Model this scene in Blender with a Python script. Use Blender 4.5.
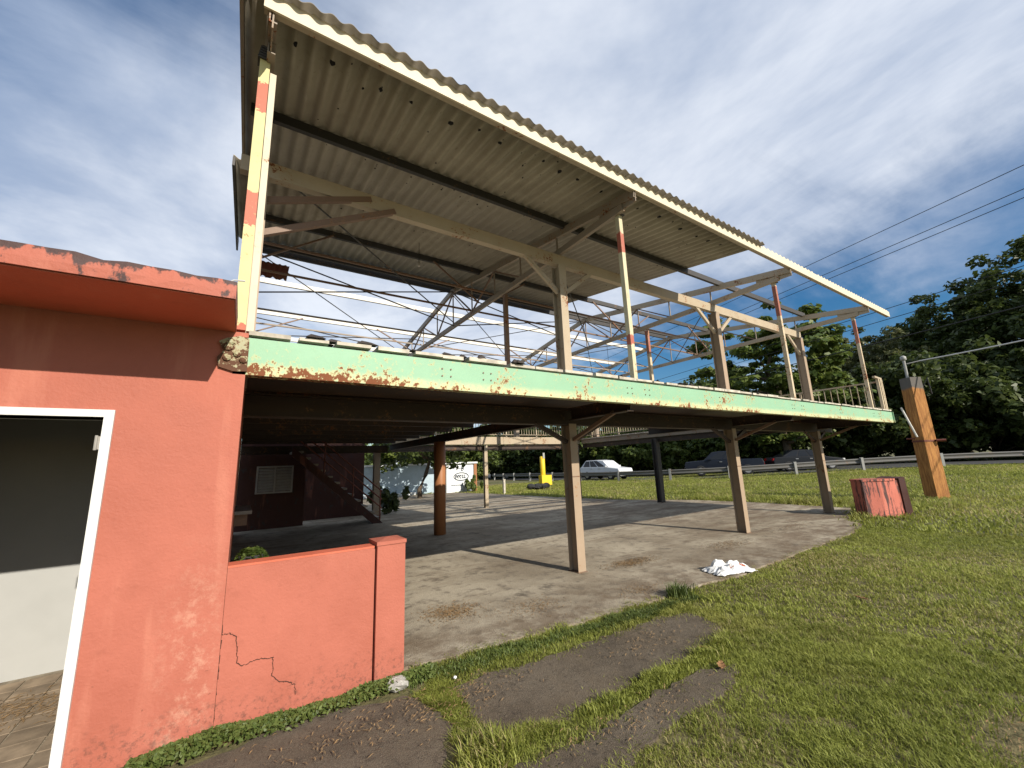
import bpy, math, random
import numpy as np
from mathutils import Vector, Matrix
for o in list(bpy.data.objects): bpy.data.objects.remove(o)
S = bpy.context.scene
COL = S.collection
random.seed(7); RNG = np.random.default_rng(11)
PI = math.pi
# ------------------------------------------------------------------ camera
cam = bpy.data.cameras.new('camera'); camo = bpy.data.objects.new('camera', cam); COL.objects.link(camo)
yaw, pit, rol = 0.586807, 0.195983, -0.038519
f = Vector((math.sin(yaw)*math.cos(pit), math.cos(yaw)*math.cos(pit), math.sin(pit)))
r0 = Vector((math.cos(yaw), -math.sin(yaw), 0)); u0 = r0.cross(f)
r = r0*math.cos(rol)+u0*math.sin(rol); u = -r0*math.sin(rol)+u0*math.cos(rol)
M = Matrix((r, u, -f)).transposed().to_4x4(); M.translation = (0, 0, 1.6)
camo.matrix_world = M
cam.sensor_width = 36; cam.lens = 36*407.065/1024; cam.clip_start = .05; cam.clip_end = 2000
S.camera = camo
# ------------------------------------------------------------------ sky and sun
SUN_EL = math.radians(29.3); SUN_AZ = math.atan2(.2, -1.)
w = bpy.data.worlds.new('World'); S.world = w; w.use_nodes = True
nt = w.node_tree; N = nt.nodes; L = nt.links
for n in list(N): N.remove(n)
def nd(t, **k):
    n = N.new(t)
    for a, b in k.items(): setattr(n, a, b)
    return n
out = nd('ShaderNodeOutputWorld'); bg = nd('ShaderNodeBackground'); bg.inputs[1].default_value = .08
sky = nd('ShaderNodeTexSky', sky_type='NISHITA', sun_disc=False, sun_elevation=SUN_EL, sun_rotation=SUN_AZ)
sky.air_density = 1.0; sky.dust_density = .6; sky.ozone_density = 2.2
tc = nd('ShaderNodeTexCoord'); sep = nd('ShaderNodeSeparateXYZ'); L.new(tc.outputs['Generated'], sep.inputs[0])
def wm(op, a, b, c=None):
    n = nd('ShaderNodeMath', operation=op)
    for i, v in enumerate((a, b, c)):
        if v is None: continue
        if isinstance(v, (int, float)): n.inputs[i].default_value = v
        else: L.new(v, n.inputs[i])
    return n.outputs[0]
zc = wm('ADD', wm('MAXIMUM', sep.outputs[2], 0.0), .13)
cx = wm('DIVIDE', sep.outputs[0], zc); cy = wm('DIVIDE', sep.outputs[1], zc)
cmb = nd('ShaderNodeCombineXYZ'); L.new(cx, cmb.inputs[0]); L.new(cy, cmb.inputs[1])
def wnoise(scale, rot, loc, det, rough=.55, dist=0.):
    mp = nd('ShaderNodeMapping'); mp.inputs['Scale'].default_value = scale; mp.inputs['Rotation'].default_value = (0, 0, rot); mp.inputs['Location'].default_value = loc
    L.new(cmb.outputs[0], mp.inputs[0])
    t = nd('ShaderNodeTexNoise'); t.inputs['Scale'].default_value = 1; t.inputs['Detail'].default_value = det
    t.inputs['Roughness'].default_value = rough; t.inputs['Distortion'].default_value = dist
    L.new(mp.outputs[0], t.inputs[0]); return t.outputs[0]
def wramp(v, a, b):
    n = nd('ShaderNodeMapRange', interpolation_type='SMOOTHSTEP'); L.new(v, n.inputs[0]); n.inputs[1].default_value = a; n.inputs[2].default_value = b; return n.outputs[0]
big = wnoise((.55, .38, 1), .35, (3.1, 1.7, 0), 5, .5, .3)
streak = wnoise((.62, 1.9, 1), .95, (4.2, .3, 0), 8, .6, .5)
puffs = wnoise((1.6, 1.6, 1), .2, (7.7, 2.2, 0), 7, .58, .2)
elev = wramp(sep.outputs[2], .07, .42)                      # the cloud sheet thins out low over the far horizon
dens = wm('ADD', wm('MULTIPLY', big, .62), wm('ADD', wm('MULTIPLY', streak, .36), wm('MULTIPLY', puffs, .22)))
dens = wm('ADD', dens, wm('MULTIPLY', elev, .13))
cov = wramp(dens, .55, .77)
cov = wm('MULTIPLY', cov, .93)
tone = wramp(wnoise((.85, .7, 1), 1.1, (.7, 5.9, 0), 7, .6, .3), .36, .66)
cc = nd('ShaderNodeMix', data_type='RGBA'); L.new(tone, cc.inputs[0])
cc.inputs[6].default_value = (4.4, 5.4, 7.3, 1); cc.inputs[7].default_value = (9.8, 10.3, 11.2, 1)
mx = nd('ShaderNodeMix', data_type='RGBA'); L.new(cov, mx.inputs[0]); hs = nd('ShaderNodeHueSaturation'); hs.inputs['Saturation'].default_value = 1.42; hs.inputs['Value'].default_value = 1.12; L.new(sky.outputs[0], hs.inputs['Color']); L.new(hs.outputs[0], mx.inputs[6]); L.new(cc.outputs[2], mx.inputs[7])
L.new(mx.outputs[2], bg.inputs[0]); L.new(bg.outputs[0], out.inputs[0])
sd = Vector((.2, -1, 0)).normalized()*math.cos(SUN_EL); sd.z = math.sin(SUN_EL)
sl = bpy.data.lights.new('sun', 'SUN'); sl.energy = 5.0; sl.angle = math.radians(.53); sl.color = (1, .93, .82)
so = bpy.data.objects.new('sun', sl); COL.objects.link(so); so.location = sd*40; so.rotation_euler = sd.to_track_quat('Z', 'Y').to_euler()
S.view_settings.view_transform = 'Standard'; S.view_settings.look = 'None'; S.view_settings.exposure = .22; S.view_settings.gamma = 1
S.render.engine = 'CYCLES'; S.cycles.max_bounces = 5; S.cycles.diffuse_bounces = 1; S.cycles.transmission_bounces = 3

# ------------------------------------------------------------------ materials
MATS = {}
class NT:
    def __init__(s, name):
        s.m = bpy.data.materials.new(name); s.m.use_nodes = True; s.t = s.m.node_tree; s.n = s.t.nodes; s.l = s.t.links
        s.b = s.n['Principled BSDF']; s.g = s.n.new('ShaderNodeNewGeometry'); s.pos = s.g.outputs['Position']; MATS[name] = s.m
    def noise(s, scale, det=4, rough=.55, vec=None, stretch=None, out=0, dist=0):
        v = vec or s.pos
        if stretch:
            mp = s.n.new('ShaderNodeMapping'); mp.inputs['Scale'].default_value = stretch; s.l.new(v, mp.inputs[0]); v = mp.outputs[0]
        t = s.n.new('ShaderNodeTexNoise'); t.inputs['Scale'].default_value = scale; t.inputs['Detail'].default_value = det
        t.inputs['Roughness'].default_value = rough; t.inputs['Distortion'].default_value = dist; s.l.new(v, t.inputs[0]); return t.outputs[out]
    def vor(s, scale, feature='F1', out='Distance'):
        t = s.n.new('ShaderNodeTexVoronoi'); t.feature = feature; t.inputs['Scale'].default_value = scale; s.l.new(s.pos, t.inputs[0]); return t.outputs[out]
    def ramp(s, v, a, b, lo=0, hi=1):
        t = s.n.new('ShaderNodeMapRange'); t.interpolation_type = 'SMOOTHSTEP'; s.put(v, t.inputs[0])
        t.inputs[1].default_value = a; t.inputs[2].default_value = b; t.inputs[3].default_value = lo; t.inputs[4].default_value = hi; return t.outputs[0]
    def put(s, v, i):
        if hasattr(v, 'is_output'): s.l.new(v, i)
        elif isinstance(v, tuple) and len(v) == 3 and len(i.default_value) == 4: i.default_value = v+(1,)
        else: i.default_value = v
    def mix(s, fac, a, b, bt='MIX'):
        t = s.n.new('ShaderNodeMix'); t.data_type = 'RGBA'; t.blend_type = bt; s.put(fac, t.inputs[0]); s.put(a, t.inputs[6]); s.put(b, t.inputs[7]); return t.outputs[2]
    def math(s, op, a, b=0.):
        t = s.n.new('ShaderNodeMath'); t.operation = op; s.put(a, t.inputs[0]); s.put(b, t.inputs[1]); return t.outputs[0]
    def axis(s, i):
        t = s.n.new('ShaderNodeSeparateXYZ'); s.l.new(s.pos, t.inputs[0]); return t.outputs[i]
    def rnd(s):
        t = s.n.new('ShaderNodeObjectInfo'); return t.outputs['Random']
    def attr(s, nm):
        t = s.n.new('ShaderNodeAttribute'); t.attribute_name = nm; return t.outputs['Fac']
    def done(s, col, rough=.7, bump=None, bs=.3, bd=.01, metal=0., spec=.4):
        s.put(col, s.b.inputs['Base Color']); s.put(rough, s.b.inputs['Roughness']); s.b.inputs['Metallic'].default_value = metal
        s.b.inputs['Specular IOR Level'].default_value = spec
        if bump is not None:
            t = s.n.new('ShaderNodeBump'); t.inputs['Strength'].default_value = bs; t.inputs['Distance'].default_value = bd
            s.l.new(bump, t.inputs['Height']); s.l.new(t.outputs[0], s.b.inputs['Normal'])
        return s.m
def coral(name, col=(.42, .125, .08), base=True, mould=0., mst=(1, 1, .6)):
    t = NT(name); n1 = t.noise(1.3, 6, .6); n2 = t.noise(9, 6, .6); n3 = t.noise(60, 3)
    c = t.mix(t.ramp(n1, .3, .7), tuple(x*.9 for x in col), tuple(min(1, x*1.06+.012) for x in col))
    st = t.noise(2.2, 5, .6, stretch=(2.5, 2.5, .35))
    c = t.mix(t.ramp(st, .56, .74, 0, .30), c, (.60, .24, .16))
    c = t.mix(t.ramp(n2, .60, .75, 0, .35), c, tuple(x*.72 for x in col))
    if base:
        z = t.axis(2); x = t.axis(0)
        hgt = t.math('ADD', z, t.math('MULTIPLY', n2, -.35))
        low = t.ramp(hgt, -.10, .10, .7, 0)
        c = t.mix(t.math('MULTIPLY', low, t.ramp(t.noise(26, 6, .75), .48, .66)), c, (.12, .055, .04))
        # pale salt bloom beside the corner of the building
        band = t.math('MULTIPLY', t.ramp(x, -.42, -.18), t.ramp(x, .0, -.1))
        band = t.math('MULTIPLY', band, t.ramp(z, 1.35, .5))
        c = t.mix(t.math('MULTIPLY', band, t.ramp(t.noise(16, 7, .72), .44, .70, 0, .6)), c, (.60, .33, .23))
        spk = t.math('MULTIPLY', t.ramp(z, .75, .2), t.ramp(t.noise(30, 5, .7), .63, .7, 0, .8))
        c = t.mix(spk, c, (.2, .07, .045))
    if mould:
        mn = t.noise(7, 7, .7, stretch=mst)
        if name == 'coral_fascia': mn = t.math('ADD', mn, t.ramp(t.axis(2), 2.69, 2.775, -.01, .16))
        c = t.mix(t.ramp(mn, .60-mould*.14, .66-mould*.12, 0, .92), c, (.045, .035, .035))
    bh = t.math('ADD', n3, t.math('MULTIPLY', t.noise(18, 5), 1.6))
    return t.done(c, t.ramp(n1, .3, .7, .55, .8), bh, .35, .006, spec=.3)
coral('coral_paint'); coral('coral_fascia', base=False, mould=.55); coral('coral_soffit', (.58, .14, .075), base=False)
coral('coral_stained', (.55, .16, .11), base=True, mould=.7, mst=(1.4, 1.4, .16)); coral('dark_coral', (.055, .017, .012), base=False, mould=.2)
def steel(name, col, rust=.35, rustcol=(.16, .055, .022), dirt=.3, rough=.55, low=None, patches=None):
    t = NT(name); n1 = t.noise(3, 6, .65); n2 = t.noise(24, 6, .7)
    c = t.mix(t.ramp(n1, .3, .7, 0, dirt), col, tuple(x*.62 for x in col))
    if patches:
        pc, pl = patches
        z = t.axis(2); wob = t.math('ADD', z, t.math('MULTIPLY', t.noise(22, 5, .7), .16))
        for a, b in pl:
            mk = t.math('MULTIPLY', t.ramp(wob, a+.08, a+.085), t.ramp(wob, b+.085, b+.08)); c = t.mix(t.math('MULTIPLY', mk, .9), c, pc)
    mask = t.math('ADD', t.math('MULTIPLY', n1, .55), t.math('MULTIPLY', n2, .45))
    if low:                                        # rust eats the lower flange and the end of the beam
        z = t.axis(2); mask = t.math('ADD', mask, t.ramp(z, low[1], low[0], 0, low[2]))
        x = t.axis(0); mask = t.math('ADD', mask, t.math('MULTIPLY', t.ramp(x, 3.2, .3, 0, .055), t.ramp(z, low[1]+.1, low[1]-.08)))
    m = t.ramp(mask, .66-rust*.2, .70-rust*.2)
    halo = t.ramp(mask, .60-rust*.2, .69-rust*.2, 0, .65)
    c = t.mix(t.math('MULTIPLY', t.ramp(t.axis(2), 2.44, 2.36), t.ramp(n2, .3, .6, .2, .8)) if low else 0., c, (.66, .60, .33))
    c = t.mix(halo, c, (.62, .50, .22) if low else tuple(.5*a+.5*b for a, b in zip(col, (.45, .25, .1))))
    c = t.mix(m, c, t.mix(n2, tuple(x*.6 for x in rustcol), tuple(min(1, x*1.7) for x in rustcol)))
    return t.done(c, t.ramp(m, 0, 1, rough, .9), t.math('ADD', n2, t.math('MULTIPLY', m, -.7)), .3, .004)
steel('cream_steel', (.45, .365, .255), .40); steel('cream_fascia', (.72, .62, .45), .12, dirt=.12)
steel('grey_steel', (.31, .25, .19), .45); steel('dark_steel', (.06, .055, .05), .2); steel('white_steel', (.72, .69, .62), .12, dirt=.15)
steel('green_paint', (.275, .475, .305), .36, low=(2.335, 2.43, .06), dirt=.22)
steel('yellow_post', (.62, .55, .25), .22, patches=((.45, .07, .04), [(4.62, 4.9), (3.55, 3.84), (2.62, 2.72)]))
steel('cream_post', (.62, .55, .36), .3, patches=((.4, .08, .05), [(4.55, 4.85), (3.15, 3.3)]))
steel('red_post', (.62, .5, .34), .42, patches=((.33, .09, .06), [(4.4, 5.05)]))
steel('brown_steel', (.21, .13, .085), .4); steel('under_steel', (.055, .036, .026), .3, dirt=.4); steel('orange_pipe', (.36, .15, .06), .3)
steel('galvanised', (.36, .355, .33), .1, dirt=.2, rough=.5); steel('rust_sheet', (.15, .035, .02), .5); steel('yellow_sign', (.80, .55, .03), .05, dirt=.15)
def plain(name, col, rough=.7, var=.25, scale=6, bump=.2, spec=.4, metal=0., rand=0.):
    t = NT(name); n1 = t.noise(scale, 6, .6)
    c = t.mix(t.ramp(n1, .25, .75), tuple(x*(1-var) for x in col), tuple(min(1, x*(1+var*.6)) for x in col))
    if rand: c = t.mix(t.math('MULTIPLY', t.rnd(), rand), c, tuple(x*.45 for x in col))
    return t.done(c, rough, n1, bump, .01, metal, spec)
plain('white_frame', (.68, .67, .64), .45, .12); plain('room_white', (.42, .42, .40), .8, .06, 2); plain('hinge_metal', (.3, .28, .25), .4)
plain('stone', (.42, .40, .36), .9, .35, 22, .7); plain('weathered_board', (.60, .54, .44), .85, .4, 8, .5, rand=.3)
plain('floor_debris', (.05, .04, .035), .95, .4, 20, .8); plain('wire_black', (.015, .015, .016), .6, .1); plain('wire_pale', (.5, .5, .5), .6, .1)
plain('bark', (.10, .075, .05), .95, .45, 9, .8); plain('pale_blue_wall', (.42, .52, .58), .8, .12, 3); plain('white_wall', (.78, .80, .80), .75, .1, 3)
plain('emblem_ink', (.02, .03, .05), .7, .1); plain('litter_white', (.8, .8, .78), .5, .08, 14, .5); plain('litter_red', (.5, .16, .09), .5, .1)
plain('dead_leaf', (.27, .14, .06), .8, .4, 30, .4, rand=.5); plain('straw', (.27, .17, .08), .9, .4, 30, .3); plain('glass_globe', (.75, .75, .73), .25, .05)
plain('louvre_paint', (.36, .34, .32), .6, .15); plain('stair_concrete', (.34, .31, .27), .9, .3, 12, .5); plain('tyre_pile', (.03, .03, .03), .85, .3, 14, .6)
plain('insulator', (.5, .45, .4), .4, .1)
t = NT('post_orange'); z = t.axis(2); g = t.noise(5, 6, .65, stretch=(5, 5, .5)); n1 = t.noise(2.5, 5)
c = t.mix(t.ramp(g, .3, .72), (.24, .095, .025), (.50, .235, .065)); c = t.mix(t.ramp(n1, .55, .75, 0, .6), c, (.15, .06, .025))
c = t.mix(t.ramp(t.math('ADD', z, t.math('MULTIPLY', n1, .3)), 3.72, 3.82), c, (.13, .115, .10)); t.done(c, .85, g, .5, .02)
# corrugated fibre-cement sheets: grey-beige below, lichen above
steel('pale_post', (.62, .54, .40), .22)
steel('corroded', (.36, .36, .22), 1.0, rustcol=(.10, .045, .025))
t = NT('fibre_sheet'); n1 = t.noise(2.2, 6, .6); n2 = t.noise(16, 6, .7); rn = t.rnd()
c = t.mix(t.ramp(n1, .3, .7), (.34, .295, .225), (.46, .405, .315)); c = t.mix(t.math('MULTIPLY', rn, .25), c, (.30, .26, .2))
c = t.mix(t.ramp(t.axis(1), 3.30, 3.14, 0, .75), c, (.17, .145, .115)); c = t.mix(t.ramp(n2, .60, .72, 0, .55), c, (.16, .13, .10)); c = t.mix(t.ramp(t.noise(3, 5, .6, stretch=(4, .4, 1)), .6, .75, 0, .4), c, (.62, .58, .48))
c = t.mix(t.ramp(t.noise(1.1, 6, .65), .48, .68, 0, .5), c, (.22, .18, .13)); c = t.mix(t.ramp(t.noise(9, 6, .75, stretch=(3, .5, 1)), .62, .72, 0, .6), c, (.14, .10, .07)); t.done(c, .9, n2, .3, .004)
t = NT('hole_dark'); t.done((.012, .011, .01), .95)
# concrete slab
t = NT('slab_concrete'); n1 = t.noise(.6, 7, .62); n2 = t.noise(5, 7, .68); n3 = t.noise(70, 3)
c = t.mix(t.ramp(n1, .34, .66), (.25, .205, .145), (.44, .38, .285)); c = t.mix(t.ramp(n2, .5, .68, 0, .75), c, (.14, .115, .085))
c = t.mix(t.ramp(t.noise(2.1, 6, .7), .55, .68, 0, .7), c, (.10, .08, .058)); c = t.mix(t.ramp(n3, .62, .7, 0, .5), c, (.12, .1, .08))
c = t.mix(t.ramp(t.noise(.9, 6, .65, stretch=(.5, 1.6, 1)), .5, .66, 0, .6), c, (.17, .125, .08))
yy = t.math('ADD', t.axis(1), t.math('MULTIPLY', n1, 1.6))
c = t.mix(t.math('MULTIPLY', t.ramp(yy, 5.6, 4.3), t.ramp(t.noise(2.6, 7, .7), .42, .60, 0, .8)), c, (.15, .105, .065))
c = t.mix(t.math('MULTIPLY', t.ramp(t.axis(0), 6.5, 10.), t.ramp(t.noise(1.3, 7, .7, stretch=(.6, 1.8, 1)), .45, .6, 0, .7)), c, (.16, .11, .07))
t.done(c, .9, t.math('ADD', n3, t.math('MULTIPLY', n2, 2.)), .6, .012)
t = NT('path_asphalt'); n1 = t.noise(1.6, 6, .62); n2 = t.noise(12, 7, .7); n3 = t.noise(140, 3, .7)
c = t.mix(t.ramp(n1, .32, .68), (.105, .08, .055), (.205, .165, .118)); c = t.mix(t.ramp(n2, .52, .68, 0, .7), c, (.055, .042, .032))
c = t.mix(t.ramp(n3, .54, .66, 0, .85), c, (.27, .215, .15)); c = t.mix(t.ramp(t.noise(45, 5, .75), .55, .66, 0, .6), c, (.04, .032, .022)); c = t.mix(t.ramp(t.noise(4, 6, .7), .6, .72, 0, .6), c, (.20, .145, .085))
c = t.mix(t.ramp(t.noise(2.3, 6, .65), .42, .66, 0, .55), c, (.19, .145, .095)); t.done(c, .95, t.math('ADD', n3, n2), 1., .02)
t = NT('soil'); n1 = t.noise(.8, 6, .6); n2 = t.noise(14, 6, .7); n3 = t.noise(.13, 5, .6)
c = t.mix(t.ramp(n2, .3, .7), (.10, .088, .036), (.20, .165, .075)); c = t.mix(t.ramp(n1, .5, .7, 0, .8), c, (.13, .105, .055))
c = t.mix(t.ramp(n3, .4, .6, 0, .5), c, (.075, .10, .03)); t.done(c, .95, n2, .8, .03)
t = NT('asphalt_road'); n1 = t.noise(30, 5); t.done(t.mix(n1, (.04, .04, .042), (.07, .068, .065)), .85, n1, .3, .01)
def leafy(name, a, b, dead=None, trans=.35, rough=.5, big=.5):
    t = NT(name); rn = t.attr('r'); n1 = t.noise(big, 4)
    c = t.mix(rn, a, b); c = t.mix(t.ramp(n1, .35, .65, 0, .45), c, tuple(x*.7 for x in a))
    if name == 'grass_blade':
        c = t.mix(t.ramp(t.noise(.55, 5, .6), .45, .68, 0, .35), c, (.46, .40, .13)); c = t.mix(t.ramp(t.noise(5, 5, .7), .52, .68, 0, .5), c, (.14, .17, .03))
    if dead: c = t.mix(t.ramp(t.math('ADD', rn, t.math('MULTIPLY', n1, .6)), dead[1], dead[1]+.12), c, dead[0])
    t.done(c, rough, spec=.35)
    tr = t.n.new('ShaderNodeBsdfTranslucent'); t.l.new(c, tr.inputs[0]); ms = t.n.new('ShaderNodeMixShader'); ms.inputs[0].default_value = trans
    o = t.n['Material Output']; t.l.new(t.b.outputs[0], ms.inputs[1]); t.l.new(tr.outputs[0], ms.inputs[2]); t.l.new(ms.outputs[0], o.inputs[0])
leafy('grass_blade', (.235, .265, .042), (.50, .53, .125), ((.50, .41, .2), 1.08), .45, .6, .9)
leafy('weed_leaf', (.085, .125, .026), (.20, .245, .065), None, .3, .5)
leafy('leaf_dark', (.042, .066, .016), (.115, .145, .036)); leafy('leaf_mid', (.055, .09, .018), (.14, .18, .042)); leafy('leaf_light', (.08, .12, .022), (.20, .24, .055))
leafy('leaf_olive', (.095, .11, .035), (.20, .20, .08)); leafy('leaf_almond', (.06, .105, .018), (.21, .25, .055))
def carpaint(name, col):
    t = NT(name); t.b.inputs['Coat Weight'].default_value = .25; t.b.inputs['Coat Roughness'].default_value = .06
    n1 = t.noise(3, 4); t.done(t.mix(n1, col, tuple(x*.85 for x in col)), .45, spec=.12)
carpaint('car_white', (.72, .73, .74)); carpaint('car_navy', (.012, .016, .026)); carpaint('car_black', (.010, .011, .014))
t = NT('car_glass'); t.done((.012, .014, .017), .12, spec=.35)
t = NT('tyre'); t.done((.02, .02, .02), .85)
t = NT('rim'); t.done((.45, .45, .46), .35, metal=.7)
t = NT('lamp_clear'); t.done((.75, .75, .72), .15)
t = NT('lamp_red'); t.done((.35, .01, .01), .2)

# ------------------------------------------------------------------ mesh helpers
def wl(o):
    v = Vector((0, 0, 0))
    while o: v = v+o.location; o = o.parent
    return v
def me(name, V, F, mat, parent=None, smooth=False, loc=None):
    m = bpy.data.meshes.new(name)
    off = wl(parent) if parent else Vector((0, 0, 0))
    if loc is not None: off = Vector(loc)
    V = [(v[0]-off.x, v[1]-off.y, v[2]-off.z) for v in V]
    m.from_pydata(V, [], F); m.materials.append(MATS[mat]); m.update()
    if smooth: m.polygons.foreach_set('use_smooth', [True]*len(m.polygons))
    o = bpy.data.objects.new(name, m); COL.objects.link(o)
    if parent: o.parent = parent; 
    if loc is not None: o.location = off-(wl(parent) if parent else Vector((0, 0, 0)))
    return o
def inst(mesh, name, loc, parent=None, rz=0, sc=None):
    o = bpy.data.objects.new(name, mesh); COL.objects.link(o)
    if parent: o.parent = parent; loc = Vector(loc)-wl(parent)
    o.location = loc; o.rotation_euler = (0, 0, rz)
    if sc: o.scale = sc
    return o
def tag(o, label, cat, group=None):
    o['label'] = label; o['category'] = cat
    if group: o['group'] = group
    return o
def thing(name, label, cat, loc=(0, 0, 0), group=None):
    o = bpy.data.objects.new(name, None); COL.objects.link(o); o.location = loc; o.empty_display_size = .2
    return tag(o, label, cat, group)
def struct(o): o['kind'] = 'structure'; return o
class MB:
    def __init__(s): s.V = []; s.F = []
    def add(s, V, F): k = len(s.V); s.V += [tuple(v) for v in V]; s.F += [tuple(i+k for i in q) for q in F]; return s
    def box(s, x0, x1, y0, y1, z0, z1):
        return s.add([(x0, y0, z0), (x1, y0, z0), (x1, y1, z0), (x0, y1, z0), (x0, y0, z1), (x1, y0, z1), (x1, y1, z1), (x0, y1, z1)],
                     [(0, 3, 2, 1), (4, 5, 6, 7), (0, 1, 5, 4), (1, 2, 6, 5), (2, 3, 7, 6), (3, 0, 4, 7)])
    def prism(s, prof, p0, p1, up=(0, 0, 1)):       # profile (side, up) swept from p0 to p1
        p0 = Vector(p0); p1 = Vector(p1); d = (p1-p0).normalized(); up = Vector(up)
        if abs(d.dot(up)) > .98: up = Vector((0, 1, 0))
        sx = d.cross(up).normalized(); uz = sx.cross(d); n = len(prof)
        V = [p+sx*a+uz*b for p in (p0, p1) for a, b in prof]
        F = [(i, (i+1) % n, n+(i+1) % n, n+i) for i in range(n)]+[tuple(range(n))[::-1], tuple(range(n, 2*n))]
        return s.add(V, F)
    def bar(s, p0, p1, wd, hg=None, up=(0, 0, 1)):
        hg = hg or wd; a, b = wd/2, hg/2
        return s.prism([(-a, -b), (a, -b), (a, b), (-a, b)], p0, p1, up)
    def chan(s, p0, p1, wd, hg, th=.012, flip=1, up=(0, 0, 1)):   # C channel, open to one side
        a, b = wd*flip, hg/2; t_ = th*flip
        pr = [(0, -b), (a, -b), (a, -b+th), (t_, -b+th), (t_, b-th), (a, b-th), (a, b), (0, b)]
        return s.prism(pr if flip > 0 else pr[::-1], p0, p1, up)
    def ibeam(s, p0, p1, wd, hg, th=.014, up=(0, 0, 1)):
        a, b, t_ = wd/2, hg/2, th/2
        return s.prism([(-a, -b), (a, -b), (a, -b+th), (t_, -b+th), (t_, b-th), (a, b-th), (a, b), (-a, b), (-a, b-th), (-t_, b-th), (-t_, -b+th), (-a, -b+th)], p0, p1, up)
    def tube(s, pts, rad, seg=6):
        pts = [Vector(p) for p in pts]; n = len(pts); rads = rad if isinstance(rad, (list, tuple)) else [rad]*n; V = []; F = []
        for i, p in enumerate(pts):
            d = (pts[min(i+1, n-1)]-pts[max(i-1, 0)]).normalized(); a = d.orthogonal() if abs(d.z) > .9 else d.cross(Vector((0, 0, 1)))
            a.normalize(); b = d.cross(a)
            V += [p+(a*math.cos(2*PI*k/seg)+b*math.sin(2*PI*k/seg))*rads[i] for k in range(seg)]
        for i in range(n-1):
            F += [(i*seg+k, i*seg+(k+1) % seg, (i+1)*seg+(k+1) % seg, (i+1)*seg+k) for k in range(seg)]
        F += [tuple(range(seg))[::-1], tuple(range((n-1)*seg, n*seg))]
        return s.add(V, F)
    def poly(s, P, z0, z1):
        n = len(P); return s.add([(x, y, z0) for x, y in P]+[(x, y, z1) for x, y in P], [tuple(range(n))[::-1], tuple(range(n, 2*n))]+[(i, (i+1) % n, n+(i+1) % n, n+i) for i in range(n)])
    def go(s, name, mat, parent=None, smooth=False, loc=None): return me(name, s.V, s.F, mat, parent, smooth, loc)
def bx(*a): return MB().box(*a)
def smooth01(v): v = max(0., min(1., v)); return v*v*(3-2*v)
def terr(x, y): return .55*smooth01((x-16)/20)*smooth01((30-y)/26)-.25*smooth01((y-28)/25)*smooth01((x-10)/10)

# ------------------------------------------------------------------ ground, slab, paths, road
def axis_pts(a, b, near, step): 
    L_ = []; x = a
    while x < b: L_.append(x); x += step if near[0] <= x <= near[1] else max(step, .18*min(abs(x-near[0]), abs(x-near[1]))+step)
    return L_+[b]
gx = axis_pts(-260, 420, (-2, 40), .5); gy = axis_pts(-160, 460, (-2, 40), .5)
V = []
for y in gy:
    for x in gx:
        bump = .012*math.sin(x*.9+y*.5)+.010*math.sin(x*.6-y*1.1)
        lawn = 1. if (x > 15.5 or (y < 3.2 and (x > 4.9 or y < 1.3))) else 0.
        V.append((x, y, -.012+terr(x, y)+bump*lawn))
nx = len(gx); F = [(j*nx+i, j*nx+i+1, (j+1)*nx+i+1, (j+1)*nx+i) for j in range(len(gy)-1) for i in range(nx-1)]
struct(me('ground', V, F, 'soil', smooth=True))
def ragged(P, step=.05, amp=.035, seed=1):
    """outline with a wavy, crumbled edge that never crosses itself"""
    rg = random.Random(seed); Q = []; W = [(rg.uniform(4, 40), rg.uniform(0, 6.3)) for _ in range(7)]; arc = 0.
    for i, p in enumerate(P):
        q = P[(i+1) % len(P)]; d = math.hypot(q[0]-p[0], q[1]-p[1]); n = max(1, int(d/step)); nx_, ny_ = (q[1]-p[1])/d, -(q[0]-p[0])/d
        for k in range(n):
            t_ = k/n; fade = min(1, 4*t_, 4*(1-t_)); o_ = amp*fade*sum(math.sin(w_*(arc+d*t_)+ph)/(1+.05*w_) for w_, ph in W)*.45
            Q.append((p[0]+(q[0]-p[0])*t_+nx_*o_, p[1]+(q[1]-p[1])*t_+ny_*o_))
        arc += d
    return Q
SLAB = [(-.3, 3.6), (1.3, 3.62), (2.3, 3.52), (3.2, 3.44), (4.2, 3.38), (5.0, 3.4), (5.8, 3.3), (7.8, 3.4), (10.1, 3.45), (11.6, 3.65), (12.3, 4.2), (14.8, 4.9), (15.0, 7.5), (14.8, 9.7), (13.2, 12.5), (12.7, 16), (12.4, 20), (11.6, 25), (-.3, 25)]
PAD1 = [(1.42, 3.12), (2.4, 3.06), (3.43, 3.05), (4.1, 2.95), (4.0, 2.52), (3.3, 2.33), (2.2, 2.36), (1.63, 2.36), (1.36, 2.5)]
PAD2 = [(.9, 2.22), (1.55, 2.12), (2.26, 2.14), (3.05, 2.17), (3.38, 2.05), (3.05, 1.9), (2.04, 1.86), (1.3, 1.75), (.8, 1.7)]
PADL = [(-2.5, 3.28), (-.11, 3.27), (.34, 3.36), (.89, 3.27), (1.2, 3.14), (1.26, 2.72), (1.05, 2.42), (.7, 2.3), (-2.5, 2.2)]
struct(MB().poly(ragged(SLAB, .10, .05, 3), -.10, .012).go('concrete_slab', 'slab_concrete'))
struct(MB().poly(ragged(PAD1, .04, .045, 4), -.08, .004).go('path_slab', 'path_asphalt'))
struct(MB().poly(ragged(PAD2, .04, .045, 5), -.08, .006).go('path_slab', 'path_asphalt'))
struct(MB().poly(ragged(PADL, .04, .045, 6), -.08, .002).go('path_slab', 'path_asphalt'))
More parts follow.
